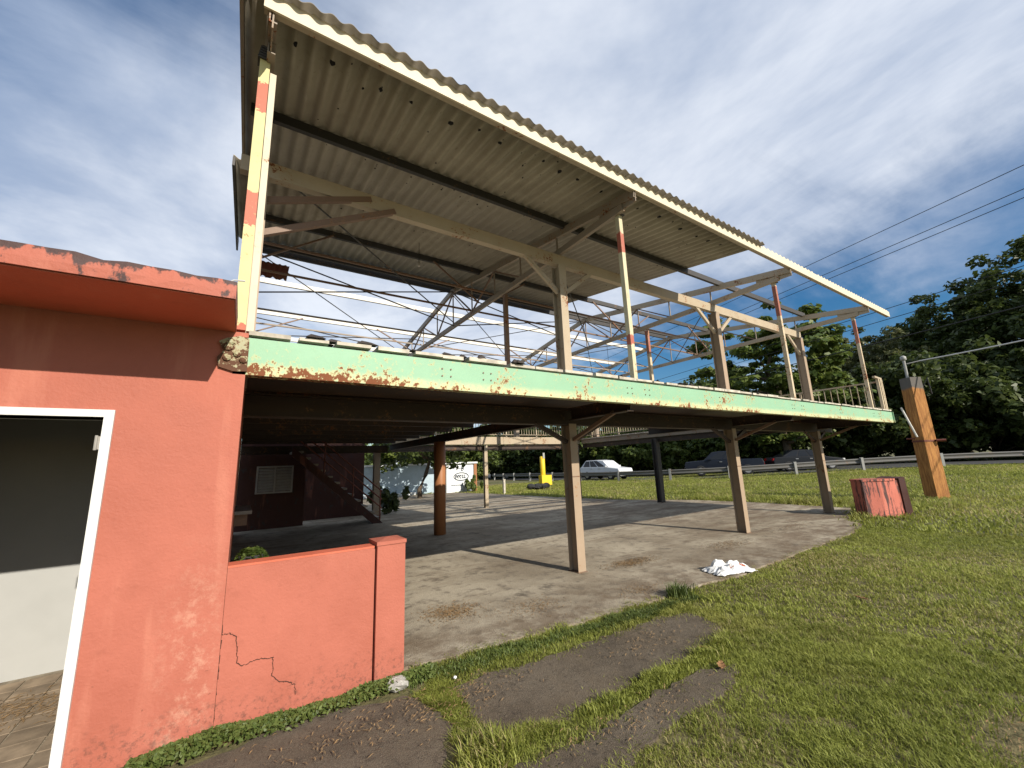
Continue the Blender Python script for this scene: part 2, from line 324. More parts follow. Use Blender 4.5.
GL = [(40, -1.5), (36, 4.6), (32.4, 9.2), (28.8, 13.0), (26.2, 16.8), (24.7, 21.4), (24.2, 27), (24.4, 33.4), (25.6, 40), (27.6, 47)]
def cat(P, n=8):
    Q = []
    for i in range(len(P)-1):
        p0, p1, p2, p3 = [np.array(P[max(0, min(len(P)-1, i+k))]) for k in (-1, 0, 1, 2)]
        for k in range(n):
            t_ = k/n; Q.append(.5*((2*p1)+(-p0+p2)*t_+(2*p0-5*p1+4*p2-p3)*t_*t_+(-p0+3*p1-3*p2+p3)*t_**3))
    return Q+[np.array(P[-1])]
GC = cat([(52, -26), (46, -12)]+GL+[(32, 60), (40, 80)])
V = []; F = []
for i, p in enumerate(GC):
    d = GC[min(i+1, len(GC)-1)]-GC[max(i-1, 0)]; d = d/np.hypot(*d); nrm = np.array((d[1], -d[0]))
    for s_ in (.7, 8.2):
        q = p+nrm*s_; V.append((q[0], q[1], terr(*p)+.05))
F = [(2*i, 2*i+2, 2*i+3, 2*i+1) for i in range(len(GC)-1)]
struct(me('road', V, F, 'asphalt_road'))

# ------------------------------------------------------------------ guardrail
GRP = cat(GL, 10)
g = thing('guardrail', 'long galvanised steel guardrail along the road behind the lawn', 'guardrail', (30, 12, 0))
prof = [(-.02, -.155), (.02, -.155), (.055, -.10), (.02, -.03), (.02, .03), (.055, .10), (.02, .155), (-.02, .155), (.015, .10), (-.02, .03), (-.02, -.03), (.015, -.10)]
V = []; F = []; n = len(prof)
for i, p in enumerate(GRP):
    d = GRP[min(i+1, len(GRP)-1)]-GRP[max(i-1, 0)]; d = d/np.hypot(*d); nr = np.array((-d[1], d[0])); z = terr(*p)+.58
    V += [(p[0]+nr[0]*a, p[1]+nr[1]*a, z+b) for a, b in prof]
for i in range(len(GRP)-1): F += [(i*n+k, i*n+(k+1) % n, (i+1)*n+(k+1) % n, (i+1)*n+k) for k in range(n)]
steel('rail_dull', (.13, .125, .115), .2)
me('rail', V, F, 'rail_dull', g)
pm = None; acc = 1.2
for i in range(len(GRP)-1):
    a, b = GRP[i], GRP[i+1]; dl = np.hypot(*(b-a))
    acc += dl
    if acc >= 3.6:
        acc = 0; d = (b-a)/dl; nr = np.array((-d[1], d[0]))*.10; p = a+nr
        if pm is None:
            o = MB().ibeam((0, 0, -.3), (0, 0, .80), .13, .15, .02).go('post', 'galvanised'); pm = o.data; o.parent = g; o.location = Vector((p[0], p[1], terr(*p)))-g.location
        else: o = inst(pm, 'post', (p[0], p[1], terr(*p)), g)
        o.rotation_euler = (0, 0, math.atan2(d[1], d[0]))

# ------------------------------------------------------------------ coral building
cb = thing('coral_building', 'coral painted concrete building with white framed open doorway and overhanging flat roof', 'building', (-1, 3.53, 0))
W0, W1, DT = 3.53, 3.70, 1.99
wall = bx(-.69, -.02, W0, W1, -.1, 2.65); wall.box(-1.62, -.69, W0, W1, DT, 2.65); wall.box(-6, -1.62, W0, W1, -.1, 2.65)
wall.go('front_wall', 'coral_paint', cb)
bx(-.19, -.02, W1+.002, 14.0, -.1, 2.65).go('side_wall', 'coral_paint', cb)
# flat roof: slab with a chipped fascia edge
V = []; F = []; xs = np.linspace(-6, -.10, 60); rg = random.Random(5)
for x in xs:
    a = rg.uniform(0, .012); b = rg.uniform(-.012, .01)
    V += [(x, 2.84+rg.uniform(0, .006), 2.652), (x, 2.835+a, 2.70), (x, 2.84+a, 2.765+b), (x, 2.90, 2.775), (x, 6.0, 2.775), (x, 6.0, 2.652)]
for i in range(len(xs)-1): F += [(i*6+k, i*6+(k+1) % 6, (i+1)*6+(k+1) % 6, (i+1)*6+k) for k in range(6)]
F += [tuple(range(6)), tuple(range(len(xs)*6-6, len(xs)*6))[::-1]]
me('roof_slab', V, F, 'coral_fascia', cb)
bx(-6, -.105, 2.86, 3.526, 2.644, 2.650).go('soffit', 'coral_soffit', cb)
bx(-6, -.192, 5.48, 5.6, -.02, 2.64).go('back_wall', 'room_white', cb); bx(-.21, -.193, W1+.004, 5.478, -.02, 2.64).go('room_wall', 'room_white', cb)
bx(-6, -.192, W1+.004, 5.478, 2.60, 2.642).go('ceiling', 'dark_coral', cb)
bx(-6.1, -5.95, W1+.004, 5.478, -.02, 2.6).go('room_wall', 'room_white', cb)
fr = MB().box(-.735, -.688, W0-.025, W1+.03, -.02, DT+.045); fr.box(-1.66, -.735, W0-.025, W1+.03, DT, DT+.045); fr.box(-1.66, -1.61, W0-.025, W1+.03, -.02, DT)
fr.box(-.75, -.735, W0+.05, W0+.09, -.02, DT); df = fr.go('door_frame', 'white_frame', cb)
h = MB().box(-.762, -.735, W0-.012, W0+.046, 1.79, 1.87); h.tube([(-.755, W0-.016, 1.785), (-.755, W0-.016, 1.875)], .008, 8); h.go('hinge', 'hinge_metal', df)
# tiled floor of the room, each tile its own piece
fl = bx(-6, -.192, W0+.002, 5.478, -.08, .004).go('room_floor', 'slab_concrete', cb)
plain('floor_tile', (.33, .25, .17), .8, .5, 5, .3, rand=.5)
tm = None
for i in range(9):
    for j in range(9):
        x = -2.55+i*.22; y = 3.66+j*.203
        if tm is None:
            o = MB().poly([(-.104, -.096), (.104, -.096), (.104, .096), (-.104, .096)], 0, .008).go('floor_tile', 'floor_tile'); tm = o.data; o.parent = fl; o.location = Vector((x, y, .004))-wl(fl)
        else: o = inst(tm, 'floor_tile', (x, y, .004+random.uniform(0, .002)), fl)
def straw(n, cx, cy, rx, ry, z, ln, seed):
    rg = np.random.default_rng(seed); mb = MB()
    for _ in range(n):
        a = rg.normal(0, .45, 2); x, y = cx+a[0]*rx, cy+a[1]*ry; t_ = rg.uniform(0, PI); l = ln*rg.uniform(.4, 1.2); wd = rg.uniform(.0012, .0042); dz = rg.uniform(0, .005)
        c, s_ = math.cos(t_), math.sin(t_)
        mb.add([(x-c*l-s_*wd, y-s_*l+c*wd, z+.002), (x+s_*wd, y-c*wd, z+.004+dz), (x+c*l, y+s_*l, z+.003), (x-s_*wd, y+c*wd, z+.006+dz)], [(0, 1, 2, 3)])
    return mb
def litterstuff(nm, mb, label, mat='straw'):
    o = mb.go(nm, mat); o['kind'] = 'stuff'; tag(o, label, 'leaf litter'); return o
litterstuff('dry_straw', straw(520, -1.2, 4.75, .6, .35, .014, .035, 1), 'dry brown straw scattered over the tiled floor inside the doorway')
o = MB().add([(-.86, 4.72, .02), (-.74, 4.70, .02), (-.70, 4.82, .03), (-.8, 4.86, .075), (-.88, 4.80, .03), (-.78, 4.78, .085)], [(0, 1, 5), (1, 2, 5), (2, 3, 5), (3, 4, 5), (4, 0, 5), (4, 3, 2, 1, 0)]).go('crumpled_packet', 'litter_white')
tag(o, 'crumpled white packet on the tiled floor beside the door jamb', 'litter')
# conduit hook on the roof edge
pts = [(-.16, 3.3, 2.775), (-.17, 3.3, 2.90)]+[(-.17+.05*(1-math.cos(a)), 3.3, 2.90+.06*math.sin(a)) for a in (.4, .8, 1.2, 1.6)]+[(-.07, 3.3, 2.965)]
MB().tube(pts, .006, 6).go('conduit_hook', 'wire_pale', cb)

# ------------------------------------------------------------------ low coral garden wall
gw = thing('garden_wall', 'low coral garden wall with a capped end pier beside the building', 'wall', (.5, 3.6, 0))
bx(-.018, .962, 3.535, 3.68, -.1, .985).go('wall_panel', 'coral_paint', gw)
bx(-.018, .962, 3.533, 3.682, .986, 1.0).go('coping', 'coral_soffit', gw)
pr = bx(.972, 1.20, 3.50, 3.74, -.1, 1.0).go('pier', 'coral_paint', gw)
MB().add([(.965, 3.492, 1.002), (1.207, 3.492, 1.002), (1.207, 3.748, 1.002), (.965, 3.748, 1.002), (.965, 3.492, 1.03), (1.207, 3.492, 1.03), (1.207, 3.748, 1.03), (.965, 3.748, 1.03), (1.086, 3.62, 1.05)],
         [(0, 3, 2, 1), (0, 1, 5, 4), (1, 2, 6, 5), (2, 3, 7, 6), (3, 0, 4, 7), (4, 5, 8), (5, 6, 8), (6, 7, 8), (7, 4, 8)]).go('pier_cap', 'coral_paint', pr)
plain('crack_dark', (.07, .03, .02), .95, .2)
ck = [(-.021, .577), (.03, .575), (.063, .546), (.075, .46), (.081, .385), (.11, .36), (.17, .372), (.22, .375), (.288, .361), (.293, .31), (.29, .25), (.34, .20), (.39, .185), (.435, .153), (.44, .09)]
mb = MB(); rg = random.Random(2)
for a, b in zip(ck[:-1], ck[1:]):
    for k in range(4):
        p = [(a[0]+(b[0]-a[0])*q+rg.uniform(-.004, .004), 3.534, a[1]+(b[1]-a[1])*q+rg.uniform(-.004, .004)) for q in (k/4, (k+1.15)/4)]
        mb.bar(p[0], p[1], .0035*rg.uniform(.5, 1.5), .004)
mb.go('crack', 'crack_dark', gw)
mb = MB(); zc_ = .0
while zc_ < .62:
    mb.bar((-.021+rg.uniform(-.006, .006), 3.5345, zc_), (-.021+rg.uniform(-.006, .006), 3.5345, zc_+.05), .006*rg.uniform(.4, 1.3), .006); zc_ += .045
mb.go('crack', 'crack_dark', gw)
# ------------------------------------------------------------------ steel pavilion
pv = thing('steel_pavilion', 'two storey rusty steel pavilion with pale green edge beam and half stripped corrugated roof', 'pavilion', (4.33, 4.9, 0))
FX = [-.05, 4.33, 9.03, 13.4]; CY = 4.93; BY = 13.4; MY = 9.7; RY = 9.14
ZE, ZR = 5.34, 6.20
def rz(Y): return ZE+(ZR-ZE)*(Y-3.3)/(RY-3.3) if Y < RY else ZR-(ZR-ZE)*(Y-RY)/(RY-3.3)
# lower columns
def lowcol(x, y, m, ww=.15, dd=.20, top=2.2, label=None):
    mb = MB().ibeam((x, y, -.02), (x, y, top), ww, dd, .014)
    o = mb.go('column', m, pv); bx(x-ww/2-.015, x+ww/2+.015, y-dd/2-.015, y+dd/2+.015, .008, .020).go('base_plate', 'brown_steel', o)
    if m == 'column_paint': bx(x-ww/2-.002, x+ww/2+.002, y-dd/2-.003, y-dd/2+.016, 1.38, 1.395).go('weld_seam', 'brown_steel', o)
    return o
steel('column_paint', (.385, .285, .195), .24, dirt=.25)
for x in FX[1:]: lowcol(x, CY, 'column_paint')
o = MB().tube([(4.18, MY, 0), (4.18, MY, 2.24)], .145, 20).go('column', 'orange_pipe', pv, smooth=True)
lowcol(13.3, 10.2, 'dark_steel', .2, .22, 2.38); lowcol(12.9, 14.3, 'dark_steel', .2, .2, 2.4); lowcol(12.6, 14.6, 'white_steel', .09, .09, 2.4)
lowcol(8.1, 14.3, 'cream_steel', .14, .14, 2.4); lowcol(3.95, 14.6, 'grey_steel', .2, .2, 2.3)
# edge beam
gb = MB().chan((-.10, 3.53, 2.472), (14.68, 3.53, 2.472), .10, .285, .014, -1).go('edge_beam', 'green_paint', pv)
bm = None
for x in [1.55, 2.0, 4.15, 4.5, 6.3, 8.8, 9.2, 11.1, 13.2, 13.6]:
    for dx in (0, .09):
        for dz in (2.46, 2.53):
            if bm is None:
                o = MB().tube([(0, .001, 0), (0, -.008, 0)], .008, 6).go('bolt', 'brown_steel'); bm = o.data; o.parent = gb; o.location = Vector((x, 3.5295, dz))-wl(gb)
            else: inst(bm, 'bolt', (x+dx, 3.5295, dz), gb)
rg = random.Random(8); P_ = [(-.185, 2.37), (-.10, 2.345), (-.012, 2.35), (-.012, 2.60), (-.07, 2.615), (-.15, 2.59), (-.195, 2.56), (-.165, 2.49), (-.20, 2.44)]
n = len(P_); o = MB().add([(a, 3.508, b) for a, b in P_]+[(a, 3.527, b) for a, b in P_], [tuple(range(n)), tuple(range(n, 2*n))[::-1]]+[(k, n+k, n+(k+1) % n, (k+1) % n) for k in range(n)])
for k in range(5): a_, b_ = rg.uniform(-.15, -.04), rg.uniform(2.40, 2.57); o.tube([(a_, 3.508, b_), (a_, 3.495, b_), (a_, 3.488, b_)], [.028, .026, .012], 7)
o.go('end_plate', 'corroded', pv)
bx(14.682, 14.70, 3.5, 3.66, 2.33, 2.62).go('end_plate', 'green_paint', pv)
# girders and joists below the deck
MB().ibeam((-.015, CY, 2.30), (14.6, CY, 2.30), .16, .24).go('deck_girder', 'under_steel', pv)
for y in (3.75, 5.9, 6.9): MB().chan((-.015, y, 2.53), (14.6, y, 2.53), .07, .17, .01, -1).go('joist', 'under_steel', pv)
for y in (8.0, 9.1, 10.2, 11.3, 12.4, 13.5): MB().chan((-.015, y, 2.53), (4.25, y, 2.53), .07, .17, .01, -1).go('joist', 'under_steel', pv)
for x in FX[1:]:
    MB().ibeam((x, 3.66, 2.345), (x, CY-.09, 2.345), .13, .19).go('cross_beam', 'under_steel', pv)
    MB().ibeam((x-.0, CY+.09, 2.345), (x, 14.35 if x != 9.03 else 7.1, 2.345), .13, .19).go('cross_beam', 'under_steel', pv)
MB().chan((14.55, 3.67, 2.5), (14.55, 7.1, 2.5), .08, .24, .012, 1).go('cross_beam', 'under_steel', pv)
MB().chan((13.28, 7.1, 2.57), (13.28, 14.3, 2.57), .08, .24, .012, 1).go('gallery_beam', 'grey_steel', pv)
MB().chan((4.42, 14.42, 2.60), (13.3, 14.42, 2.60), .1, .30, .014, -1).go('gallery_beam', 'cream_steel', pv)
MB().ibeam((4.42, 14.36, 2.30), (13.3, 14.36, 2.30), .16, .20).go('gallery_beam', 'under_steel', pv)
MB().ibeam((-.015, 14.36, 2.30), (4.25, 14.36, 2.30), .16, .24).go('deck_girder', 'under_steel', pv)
for x in FX[1:]:
    for s_ in (-1, 1):
        MB().bar((x+s_*.06, CY, 1.92), (x+s_*.66, CY, 2.20), .06, .06).go('knee_brace', 'under_steel', pv)
    MB().bar((x, CY-.10, 1.95), (x, 3.95, 2.27), .05, .05).go('knee_brace', 'brown_steel', pv)
# deck boards
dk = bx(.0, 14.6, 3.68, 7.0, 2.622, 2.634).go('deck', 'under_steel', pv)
x = -.02; rg = random.Random(3)
while x < 14.55:
    wd = rg.choice([.28, .34, .42, .5]); 
    y0 = 3.522+rg.uniform(-.012, .012); z0 = 2.637+rg.uniform(0, .005)
    bx(x, min(14.64, x+wd-rg.choice([.01, .015, .03, .06])), y0, 7.0, z0, z0+rg.uniform(.022, .040)).go('deck_board', 'weathered_board', dk); x += wd
y = 7.01
while y < 14.2: bx(-.02, 4.36, y, y+.38, 2.637, 2.67).go('deck_board', 'weathered_board', dk); y += .4
y = 7.01
while y < 14.3: bx(13.2, 14.6, y, y+.38, 2.637, 2.67).go('deck_board', 'weathered_board', dk); y += .4
rg = random.Random(9); V = []; mb = MB()
for k in range(46):
    x = rg.choice([rg.uniform(.25, 3.2), rg.uniform(3.9, 8.6)]); y = rg.uniform(3.5, 3.75); s_ = rg.uniform(.02, .10); hh = rg.uniform(.012, .045)
    mb.add([(x-s_, y-.03, 2.675), (x+s_, y-.02, 2.675), (x+s_*.8, y+.05, 2.675), (x-s_*.9, y+.05, 2.675), (x-s_*.5, y, 2.68+hh), (x+s_*.4, y+.01, 2.68+hh*.8)], [(0, 1, 5, 4), (1, 2, 5), (2, 3, 4, 5), (3, 0, 4), (3, 2, 1, 0)])
o = mb.go('deck_debris', 'floor_debris', dk); o['kind'] = 'stuff'
# upper columns, eave posts
for i, x in enumerate(FX):
    MB().ibeam((x, CY, 2.67), (x, CY, 4.92), .15, .20, .014).go('upper_column', 'column_paint' if i != 1 else 'cream_steel', pv)
    MB().box(x-.075, x+.075, BY-.10, BY+.10, 2.67, 4.92).go('upper_column', 'grey_steel', pv)
MB().box(-.122, -.045, 3.56, 3.63, 2.68, 5.14).go('eave_post', 'yellow_post', pv)
MB().box(-.040, .008, 3.575, 3.66, 2.68, 5.05).go('eave_post', 'pale_post', pv)
mb = MB()
for k in range(5): mb.box(-.14+.004*k, -.02-.004*k, 3.545+.003*k, 3.65-.003*k, 5.14+.03*k, 5.16+.03*k)
mb.box(-.11, -.085, 3.57, 3.6, 5.14, 5.30); mb.box(-.07, -.05, 3.57, 3.6, 5.14, 5.30); mb.go('post_bracket', 'dark_steel', pv)
for i, x in enumerate(FX[1:]):
    po = MB().box(x+.02, x+.09, 3.56, 3.63, 2.68, 5.13).go('eave_post', ['cream_post', 'red_post', 'red_post'][i], pv)
    mb = MB().box(x, x+.12, 3.53, 3.66, 5.132, 5.15); mb.box(x+.035, x+.065, 3.56, 3.6, 5.15, 5.2); mb.go('post_bracket', 'dark_steel', po)
MB().box(4.29, 4.37, 6.60, 6.68, 2.67, 5.06).go('prop_post', 'brown_steel', pv); MB().box(8.99, 9.07, 6.78, 6.86, 2.67, 5.06).go('prop_post', 'red_post', pv)
# girders on the columns
mb = MB().chan((-.25, CY-.06, 5.015), (13.5, CY-.06, 5.015), .10, .19, .012, -1); mb.go('roof_girder', 'cream_steel', pv)
MB().chan((-.25, BY, 5.015), (13.5, BY, 5.015), .10, .19, .012, -1).go('roof_girder', 'white_steel', pv)
for x in FX:
    for s_ in (-1, 1):
        if 0 < x+s_*.7 < 13.6 and x > 0: MB().bar((x+s_*.06, CY-.02, 4.42), (x+s_*.72, CY-.02, 4.94), .05, .07).go('knee_brace', 'cream_steel', pv)
MB().bar((.0, CY-.03, 4.22), (1.47, CY-.05, 4.97), .06, .07).go('knee_brace', 'brown_steel', pv)
MB().bar((.0, CY-.03, 4.63), (1.16, CY-.05, 5.04), .05, .07).go('knee_brace', 'brown_steel', pv)
# trusses: top chord, bottom chord, hangers, diagonals
for i, x in enumerate(FX):
    m1 = 'grey_steel' if i < 2 else 'cream_steel'  # left trusses: shade below the sheets put into the colour; right ones sunlit cream
    d_ = .062; mb = MB()
    mb.chan((x-.03, 3.22, rz(3.22)-d_), (x-.03, RY, rz(RY)-d_), .06, .13, .012, 1); mb.chan((x-.03, RY+.001, rz(RY)-d_), (x-.03, 15.0, rz(15.0)-d_), .06, .13, .012, 1)
    tr = mb.go('truss', m1, pv)
    mb = MB().chan((x-.025, 3.45, 5.185), (x-.025, CY+.02, 5.165), .06, .11, .012, 1); mb.chan((x-.025, CY+.03, 5.165), (x-.025, BY, 5.165), .06, .11, .012, 1)
    mb.chan((x-.025, BY+.01, 5.165), (x-.025, 14.8, 5.185), .06, .11, .012, 1); mb.go('bottom_chord', m1, tr)
    mb = MB().add([(x-.006, 3.22, 5.14), (x-.006, 3.22, rz(3.22)-.01), (x-.006, 3.9, rz(3.9)-.02), (x-.006, 3.9, 5.14), (x+.006, 3.22, 5.14), (x+.006, 3.22, rz(3.22)-.01), (x+.006, 3.9, rz(3.9)-.02), (x+.006, 3.9, 5.14)],
                  [(0, 1, 2, 3), (7, 6, 5, 4), (0, 4, 5, 1), (1, 5, 6, 2), (2, 6, 7, 3), (3, 7, 4, 0)]); mb.go('gusset', m1, tr)
    ys = [CY+.0, 6.05, 7.05, 8.1, RY, 10.18, 11.23, 12.23, BY]
    for k, y in enumerate(ys): MB().bar((x, y, 5.2), (x, y, rz(y)-.12), .025, .025, (0, 1, 0)).go('hanger', 'grey_steel', tr)
    for k in range(1, len(ys)-1):
        a, b = ys[k], ys[k+1] if k < 4 else ys[k-1]
        if k >= 4: a, b = ys[k], ys[k+1]
        p = ((x, a, 5.2), (x, b, rz(b)-.12)) if k % 2 else ((x, a, rz(a)-.12), (x, b, 5.2))
        MB().bar(p[0], p[1], .03, .03).go('diagonal', 'brown_steel', tr)
# purlins
PY = [4.67, 6.12, 7.62, 9.0, 9.28, 10.45, 12.0, 13.5, 14.85]
for y in PY:
    near = y < 9.5
    seg = [(-.2, 13.5)] if y != 9.28 else [(-.2, 13.4)]
    for a, b in seg:
        MB().chan((a, y, rz(y)+.03), (b, y, rz(y)+.03), .06, .115, .008, -1).go('purlin', 'dark_steel' if near else 'white_steel', pv)  # shade put into the colour of sheeted purlins, sunlit white into the rear ones
# x bracing between trusses
for i in range(3):
    for y in (RY-.05, 12.1):
        a, b = FX[i], FX[i+1]; zt = rz(y)-.1
        for z0, z1 in ((zt, 5.16), (5.16, zt)): MB().tube([(a, y, z0), (b, y, z1)], .016, 5).go('tie_rod', 'dark_steel', pv)
for i in range(3):
    a, b = FX[i]+.04, FX[i+1]-.04
    for y in (7.05, 8.1, 10.18, 11.23): MB().bar((a, y, 5.225), (b, y, 5.225), .035, .035).go('tie_angle', 'brown_steel' if y < 10 else 'grey_steel', pv)
    for y0, y1 in ((9.3, 13.3), (13.3, 9.3)) if i else ((9.3, 13.3),): MB().tube([(a, y0, rz(y0)-.05), (b, y1, rz(y1)-.05)], .013, 5).go('tie_rod', 'dark_steel', pv)
    MB().tube([(a, CY+.1, 5.2), (b, 9.0, 5.2)], .013, 5).go('tie_rod', 'dark_steel', pv)
    for y in (7.59, 11.97): MB().bar((b-.05, y, 5.22), (b-1.15, y, rz(y)-.015), .03, .03).go('purlin_strut', 'brown_steel', pv); MB().bar((a+.05, y, 5.22), (a+1.15, y, rz(y)-.015), .03, .03).go('purlin_strut', 'brown_steel', pv)
for k, (x, y, dx, dy) in enumerate([(9.6, 11.2, .25, .2), (10.6, 12.4, -.2, .2), (11.2, 10.3, .18, .1), (7.6, 11.6, .2, 0)]):
    MB().tube([(x, y, rz(y)-.02), (x+dx*.4, y+dy*.3, 4.3), (x+dx, y+dy, 3.2)], .006, 4).go('loose_wire', 'wire_black', pv)
# fascia with scalloped closure strip
fa = bx(-.12, 15.0, 3.195, 3.215, 5.285, 5.432).go('fascia', 'cream_fascia', pv)
mb = MB(); x = -.1
while x < 14.9:
    if not 3 < x % 7.1 < 3.05: mb.add([(x, 3.197, 5.4325), (x+.10, 3.197, 5.4325), (x+.085, 3.197, 5.452), (x+.05, 3.197, 5.462), (x+.015, 3.197, 5.452), (x, 3.213, 5.4325), (x+.10, 3.213, 5.4325), (x+.085, 3.213, 5.452), (x+.05, 3.213, 5.462), (x+.015, 3.213, 5.452)],
           [(0, 1, 2, 3, 4), (9, 8, 7, 6, 5), (0, 5, 6, 1), (1, 6, 7, 2), (2, 7, 8, 3), (3, 8, 9, 4), (4, 9, 5, 0)])
    x += .16
mb.go('closure_strip', 'cream_fascia', fa)
bx(-.115, 14.98, 3.217, 3.27, 5.29, 5.30).go('fascia_lip', 'cream_steel', fa)
# corrugated sheets
WL, AMP = .16, .021
def sheet_mesh(width, y0, y1, thick=.008, rows=2):
    n = int(width/WL*10); V = []; F = []
    for lay in (0, 1):
        for j in range(rows):
            y = y0+(y1-y0)*j/(rows-1)
            for i in range(n+1):
                xx = width*i/n; V.append((xx, y, rz(y)+.118+AMP*math.cos(2*PI*xx/WL)+lay*thick))
    k = n+1; q = rows*k
    for j in range(rows-1):
        for i in range(n):
            a = j*k+i; F += [(a, a+k, a+k+1, a+1), (q+a, q+a+1, q+a+k+1, q+a+k)]
    for i in range(n): F += [(i, i+1, q+i+1, q+i), ((rows-1)*k+i, q+(rows-1)*k+i, q+(rows-1)*k+i+1, (rows-1)*k+i+1)]
    return V, F
rf = bx(-.2, 7.7, RY-.1, RY-.06, ZR+.075, ZR+.085).go('ridge_plate', 'dark_steel', pv)
SHW = .96
V1, F1 = sheet_mesh(SHW+.08, 3.12, 6.25); V2, F2 = sheet_mesh(SHW+.08, 6.05, 9.2); m1 = m2 = None
for k in range(9):
    x = -.27+k*.96*.925 if False else -.27+k*.888
    x = -.27+round(k*.888/WL)*WL
    wv = (.96 if k < 8 else .96)
    for j, (Vs, Fs) in enumerate(((V1, F1), (V2, F2))):
        dx = 0 if j == 0 else (-.11 if k else -.13)
        o = me('roof_sheet', [(a+x+dx, b, c+.010*j*1.0+.0005*(k % 2)) for a, b, c in Vs], Fs, 'fibre_sheet', rf, True)
# short rear slope piece hanging over the ridge and one red rusty sheet
V = []; F = []; n = 16
for j in range(5):
    for i in range(n): 
        s_ = j/4; xx = .02+.55*i/(n-1)*(1-.12*s_); V.append((xx+.03*s_, 9.42+.10*s_+.03*math.cos(i*2.2), 6.02-.30*s_+.02*math.sin(i*1.1)*s_))
F = [(j*n+i, j*n+i+1, (j+1)*n+i+1, (j+1)*n+i) for j in range(4) for i in range(n-1)]
V2_ = [(a, b+.006, c) for a, b, c in V]; k = len(V)
me('torn_sheet', V+V2_, F+[tuple(q+k for q in f_[::-1]) for f_ in F], 'rust_sheet', rf, True)
# holes rusted through around the nails: thin dark rims below the sheets
mb = MB(); rg = random.Random(4)
def hole(x, y, s_):
    zz = rz(y)+.118+AMP*math.cos(2*PI*((x+.27) % WL)/WL)-.003; a = [(x+s_*math.cos(t_)*rg.uniform(.5, 1.2), y+s_*1.3*math.sin(t_)*rg.uniform(.5, 1.2), zz-abs(math.cos(t_))*.002) for t_ in [k*PI/4 for k in range(8)]]
    mb.add(a+[(p[0], p[1], p[2]+.002) for p in a], [tuple(range(8))[::-1], tuple(range(8, 16))])
for k in range(19): hole(-.27+WL/2+WL*round((.3+k*.40+rg.uniform(-.1, .1))/WL), 3.62+rg.uniform(-.05, .05), rg.uniform(.018, .034))
for k in range(90):
    y = rg.choice([rg.uniform(3.4, 4.5), rg.uniform(3.4, 9), rg.gauss(5.0, .08), rg.gauss(6.5, .1)]); hole(-.27+WL/2+WL*rg.randint(0, 47), min(8.9, max(3.3, y)), rg.uniform(.006, .015))
mb.go('rust_hole', 'hole_dark', rf)
# left rake: rear sheets stick out further, seen edge on
MB().add([(-.29, 3.12, rz(3.12)+.02), (-.262, 3.12, rz(3.12)+.02), (-.262, 6.2, rz(6.2)+.02), (-.29, 6.2, rz(6.2)+.02), (-.29, 3.12, rz(3.12)+.13), (-.262, 3.12, rz(3.12)+.13), (-.262, 6.2, rz(6.2)+.13), (-.29, 6.2, rz(6.2)+.13)], [(0, 3, 2, 1), (4, 5, 6, 7), (0, 1, 5, 4), (1, 2, 6, 5), (2, 3, 7, 6), (3, 0, 4, 7)]).go('barge_board', 'grey_steel', rf)
MB().add([(-.40, 6.0, rz(6.0)-.03), (-.37, 6.0, rz(6.0)-.03), (-.37, 9.3, rz(9.1)-.12), (-.40, 9.3, rz(9.1)-.12), (-.40, 6.0, rz(6.0)+.1), (-.37, 6.0, rz(6.0)+.1), (-.37, 9.3, rz(9.1)+.1), (-.40, 9.3, rz(9.1)+.1)],
         [(0, 3, 2, 1), (4, 5, 6, 7), (0, 1, 5, 4), (1, 2, 6, 5), (2, 3, 7, 6), (3, 0, 4, 7)]).go('barge_board', 'dark_steel', rf)
# hanging lamp socket
ls = MB().tube([(2.6, 7.0, rz(7.0)+.05), (2.6, 7.0, 5.52)], .005, 5).go('lamp_cord', 'wire_black', pv)
MB().tube([(2.6, 7.0, 5.53), (2.6, 7.0, 5.49), (2.6, 7.0, 5.44), (2.6, 7.0, 5.42)], [.015, .03, .03, .012], 10).go('lamp_socket', 'insulator', ls)
# railings
def railing(p0, p1, z0, z1, mat, step=.13, posts=True, nm='railing'):
    p0 = Vector(p0); p1 = Vector(p1); d = p1-p0; n = max(2, int(d.length/step))
    rl = MB().bar((p0.x, p0.y, z1), (p1.x, p1.y, z1), .045, .04).go(nm, mat, pv)
    MB().bar((p0.x, p0.y, z0+.08), (p1.x, p1.y, z0+.08), .035, .03).go('bottom_rail', mat, rl)
    pk = None
    for k in range(n+1):
        q = p0+d*(k/n); thick = posts and k % 12 == 0
        if thick: bx(q.x-.025, q.x+.025, q.y-.025, q.y+.025, z0-.01, z1+.02).go('rail_post', mat, rl)
        elif pk is None:
            pk = bx(q.x-.008, q.x+.008, q.y-.008, q.y+.008, z0+.09, z1-.018).go('picket', mat, rl, loc=(q.x, q.y, z0)); pk = pk.data
        else: inst(pk, 'picket', (q.x, q.y, z0), rl)
    return rl
rr = railing((14.58, 3.66, 0), (14.58, 7.0, 0), 2.68, 3.47, 'cream_steel', .155)
for x, y in ((14.50, 3.60), (14.60, 3.60), (14.36, 3.60)): bx(x-.03, x+.03, y-.03, y+.03, 2.67, 3.52).go('rail_post', 'red_post', rr)
MB().bar((14.10, 3.60, 3.56), (14.62, 3.60, 3.54), .06, .05).go('front_rail', 'cream_steel', rr)
railing((4.5, 14.42, 0), (13.25, 14.42, 0), 2.76, 3.55, 'cream_steel', .13)
railing((13.22, 7.2, 0), (13.22, 14.3, 0), 2.70, 3.55, 'cream_steel', .13)

